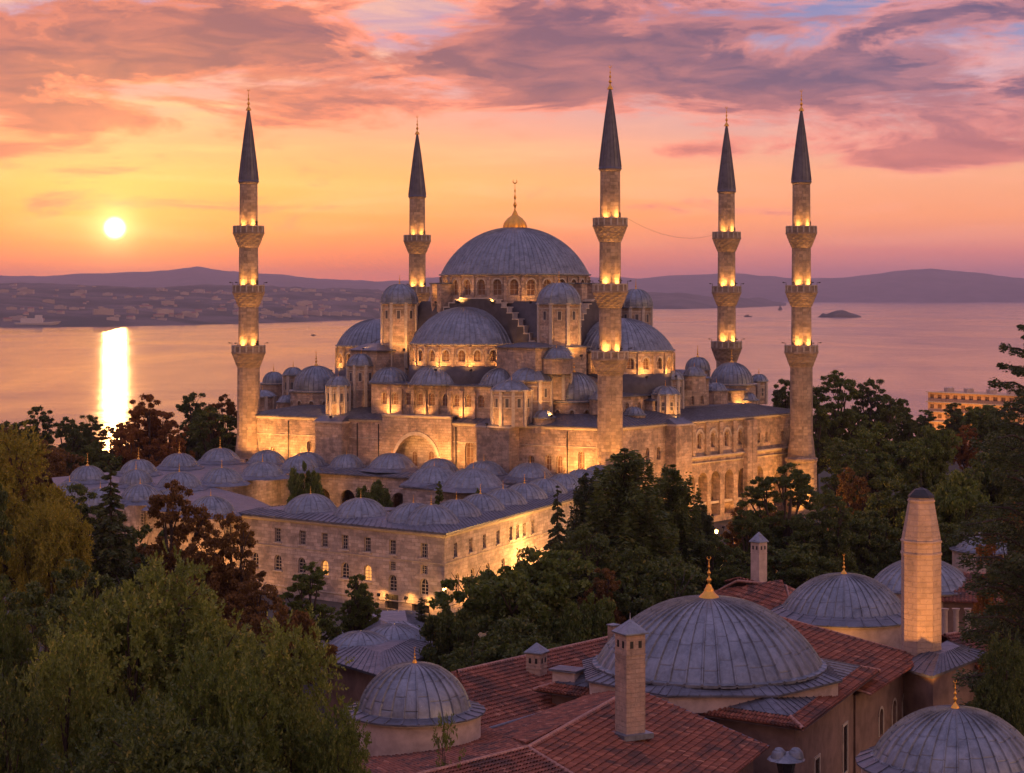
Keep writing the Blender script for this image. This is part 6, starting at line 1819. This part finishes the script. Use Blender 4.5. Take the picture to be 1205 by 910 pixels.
T('oak', 'dark', 112, 520, 34, 318, 'dark green crown directly above the first far court dome')
# left middle ground
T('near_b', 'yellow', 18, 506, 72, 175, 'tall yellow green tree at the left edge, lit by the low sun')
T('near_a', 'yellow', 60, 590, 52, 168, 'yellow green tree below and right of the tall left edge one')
T('tall', 'dark', -12, 560, 44, 150, 'dark green tree cut by the left edge of the picture')
T('spruce', 'needle', 130, 545, 78, 180, 'dark pointed spruce in front of the court wing domes')
T('loose', 'brown', 203, 568, 52, 184, 'thin russet tree between the spruce and the dark red one')
T('oak', 'brown', 268, 603, 56, 178, 'dark red brown tree before the left end of the court front')
T('round', 'dark', 92, 660, 62, 150, 'dark shaded tree under the spruce')
T('round', 'brown', 215, 680, 66, 158, 'shaded russet tree between the spruce and the light green crown')
T('oak', 'brown', 302, 680, 46, 168, 'low russet tree left of the young green tree')
T('wide', 'dark', 250, 735, 80, 140, 'dark low crown behind the light green foreground tree')
T('oak', 'green', 366, 664, 40, 182, 'young green tree with a bare slender trunk in front of the court wall')
T('round', 'green', 420, 676, 32, 188, 'smaller green tree touching the young slender one on its right')
T('cypress', 'needle', 496, 703, 13, 196, 'slim dark shrub before the court doors', 'shrub', name='shrub')
T('wide', 'green', 612, 652, 98, 176, 'large round dense green tree in front of the court right side')
T('bush', 'dark', 532, 712, 46, 170, 'dark green bushy tree at the left foot of the large round one')
T('bush', 'green', 690, 700, 42, 172, 'bushy green crown at the right foot of the large round tree')
T('wide', 'dark', 600, 735, 80, 160, 'dark low foliage behind the broad left tile roof')
# pines in the middle
T('pine', 'dark', 735, 527, 82, 205, 'tall broad pine hiding the foot of the front minaret')
T('pine', 'dark', 792, 546, 54, 213, 'slightly lower pine joined to the tall broad one on the right')
T('spruce', 'needle', 656, 570, 38, 200, 'narrow pine at the left end of the group by the court wall')
T('pine', 'needle', 690, 556, 42, 208, 'pine between the narrow one and the tall broad one')
T('pine', 'needle', 826, 590, 30, 218, 'lowest pine at the right end of the group before the arcade')
T('wide', 'dark', 760, 650, 75, 190, 'dark undergrowth tree beneath the pines')
T('oak', 'brown', 712, 668, 34, 184, 'brownish tree under the pines beside the large round tree')
# in the court
T('bush', 'green', 360, 546, 25, 258, 'dark round shrub growing inside the court behind the front domes', 'shrub', name='shrub')
T('cypress', 'green', 517, 566, 15, 246, 'small dark conical shrub in front of the court pavilion', 'shrub', name='shrub')
T('bush', 'green', 442, 566, 26, 284, 'low hedge-like shrub left of the court pavilion', 'shrub', name='shrub')
T('bush', 'green', 565, 577, 16, 250, 'low shrub between the pavilion and the right gallery domes', 'shrub', name='shrub')
# right side
T('oak', 'dark', 925, 548, 62, 218, 'large dark tree right of the arcade, lamplit among its leaves')
T('loose', 'brown', 868, 596, 26, 226, 'brownish lamplit tree beside the arcade street lamp')
T('round', 'dark', 880, 604, 34, 214, 'dark tree left of the large one by the arcade')
T('oak', 'dark', 975, 580, 50, 212, 'dark tree right of the large lamplit one')
T('loose', 'brown', 1000, 552, 30, 250, 'reddish brown tree at the foot of the rightmost minaret')
T('tall', 'dark', 925, 446, 34, 372, 'dark tree top just left of the rightmost minaret')
T('round', 'green', 985, 438, 42, 352, 'rounded green tree immediately right of the rightmost minaret')
T('oak', 'dark', 1028, 446, 42, 362, 'large dark crown against the water, left of the apartment block')
T('round', 'dark', 960, 474, 36, 330, 'shaded crown right behind the rightmost minaret shaft')
T('tall', 'dark', 1062, 470, 22, 380, 'dark tree at the right end of the crowns against the water')
T('oak', 'green', 1032, 500, 58, 300, 'broad green tree in the middle of the right hand park')
T('wide', 'green', 1085, 506, 50, 305, 'flat topped green tree right of the broad park tree')
T('round', 'dark', 995, 520, 42, 285, 'dark round tree below the crowns against the water')
T('oak', 'dark', 1060, 560, 55, 245, 'dark green tree behind the tip of the tapering tower')
T('wide', 'green', 1120, 560, 60, 235, 'pale green spreading tree right of the tapering tower tip')
T('round', 'dark', 1020, 600, 50, 225, 'dark tree above the second largest dome')
T('oak', 'dark', 1105, 610, 46, 222, 'dark tree behind the half hidden dome')
T('oak', 'dark', 1122, 474, 26, 420, 'dark tree before the left corner of the apartment block')
T('round', 'green', 1163, 476, 36, 400, 'green tree in front of the apartment block')
T('round', 'orange', 1135, 500, 24, 370, 'pale lamplit tree below the apartment block')
T('wide', 'dark', 1195, 490, 40, 360, 'dark broad crown at the right edge under the apartment block')
T('loose', 'dark', 1090, 482, 24, 410, 'thin dark tree between the park crowns and the apartment block')
T('wide', 'dark', 1165, 535, 60, 270, 'dark spreading crown under the conifer boughs')
T('round', 'dark', 945, 640, 60, 205, 'dark tree behind the slim pale chimney')
T('oak', 'dark', 875, 650, 40, 203, 'dark low tree above the rear tile roof')
T('cedar', 'needle', 1222, 366, 112, 118, 'big dark cedar leaning in from the right edge with long level boughs')
T('loose', 'orange', 1188, 598, 46, 140, 'orange lamplit foliage under the cedar at the right edge')
T('near_b', 'dark', 1185, 752, 52, 112, 'dark leafy tree above the bottom right dome')
T('oak', 'dark', 1200, 640, 40, 150, 'shaded dark tree under the orange foliage')
# foreground left
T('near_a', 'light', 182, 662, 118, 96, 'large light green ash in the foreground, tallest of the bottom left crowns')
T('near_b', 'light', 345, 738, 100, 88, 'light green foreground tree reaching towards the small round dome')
T('near_b', 'light', 78, 752, 92, 84, 'green foreground tree below the left half of the tall ash')
T('near_a', 'green', -20, 690, 60, 100, 'green foreground crown cut by the left edge')
T('near_a', 'dark', 190, 830, 140, 78, 'dark leafy tree across the bottom left of the picture')
T('near_b', 'green', 400, 835, 62, 84, 'green foliage right in front of the small round dome wall')
T('sapling', 'green', 522, 848, 26, 104, 'thin twiggy sapling against the nearest tile roof', 'sapling', name='sapling')

for kind_, leaf_, px_, yt_, r_, Y_, lab_ in (
    ('wide', 'brown', 20, 505, 46, 365, 'low brown crown left in the shore row under the dark tree'),
    ('round', 'dark', 105, 488, 30, 352, 'dark crown beside the flat topped tree of the shore row'),
    ('oak', 'dark', 250, 480, 40, 330, 'wide dark crown behind the fourth dome of the far court row'),
    ('wide', 'dark', 95, 570, 60, 205, 'dark crown between the yellow green tree and the spruce'),
    ('wide', 'dark', 40, 690, 80, 130, 'dark shaded crown under the tall left edge tree'),
    ('oak', 'dark', 170, 620, 60, 190, 'deep green crown between spruce and russet tree'),
    ('wide', 'brown', 330, 715, 60, 160, 'brown shaded crown below the young slender green tree'),
    ('wide', 'dark', 310, 770, 70, 125, 'dark crown under the right arm of the light green foreground trees'),
    ('oak', 'dark', 840, 630, 40, 208, 'dark crown between the pines and the slim pale chimney'),
    ('wide', 'dark', 1010, 640, 60, 232, 'dark low crown between the second largest dome and the park trees'),
    ('oak', 'dark', 1150, 600, 60, 240, 'dark crown between the tapering tower and the cedar'),
    ('wide', 'brown', 905, 600, 40, 232, 'brownish crown at the foot of the arcade, next to the lamp'),
    ('wide', 'dark', 690, 620, 50, 190, 'dark crown between the large round tree and the pines')):
    T(kind_, leaf_, px_, yt_, r_, Y_, lab_)

T('near_a', 'green', 250, 765, 96, 82, 'green foreground crown filling the gap between the tall ash and its right neighbour')
T('near_b', 'dark', 10, 800, 80, 80, 'darkest foreground crown in the bottom left corner')
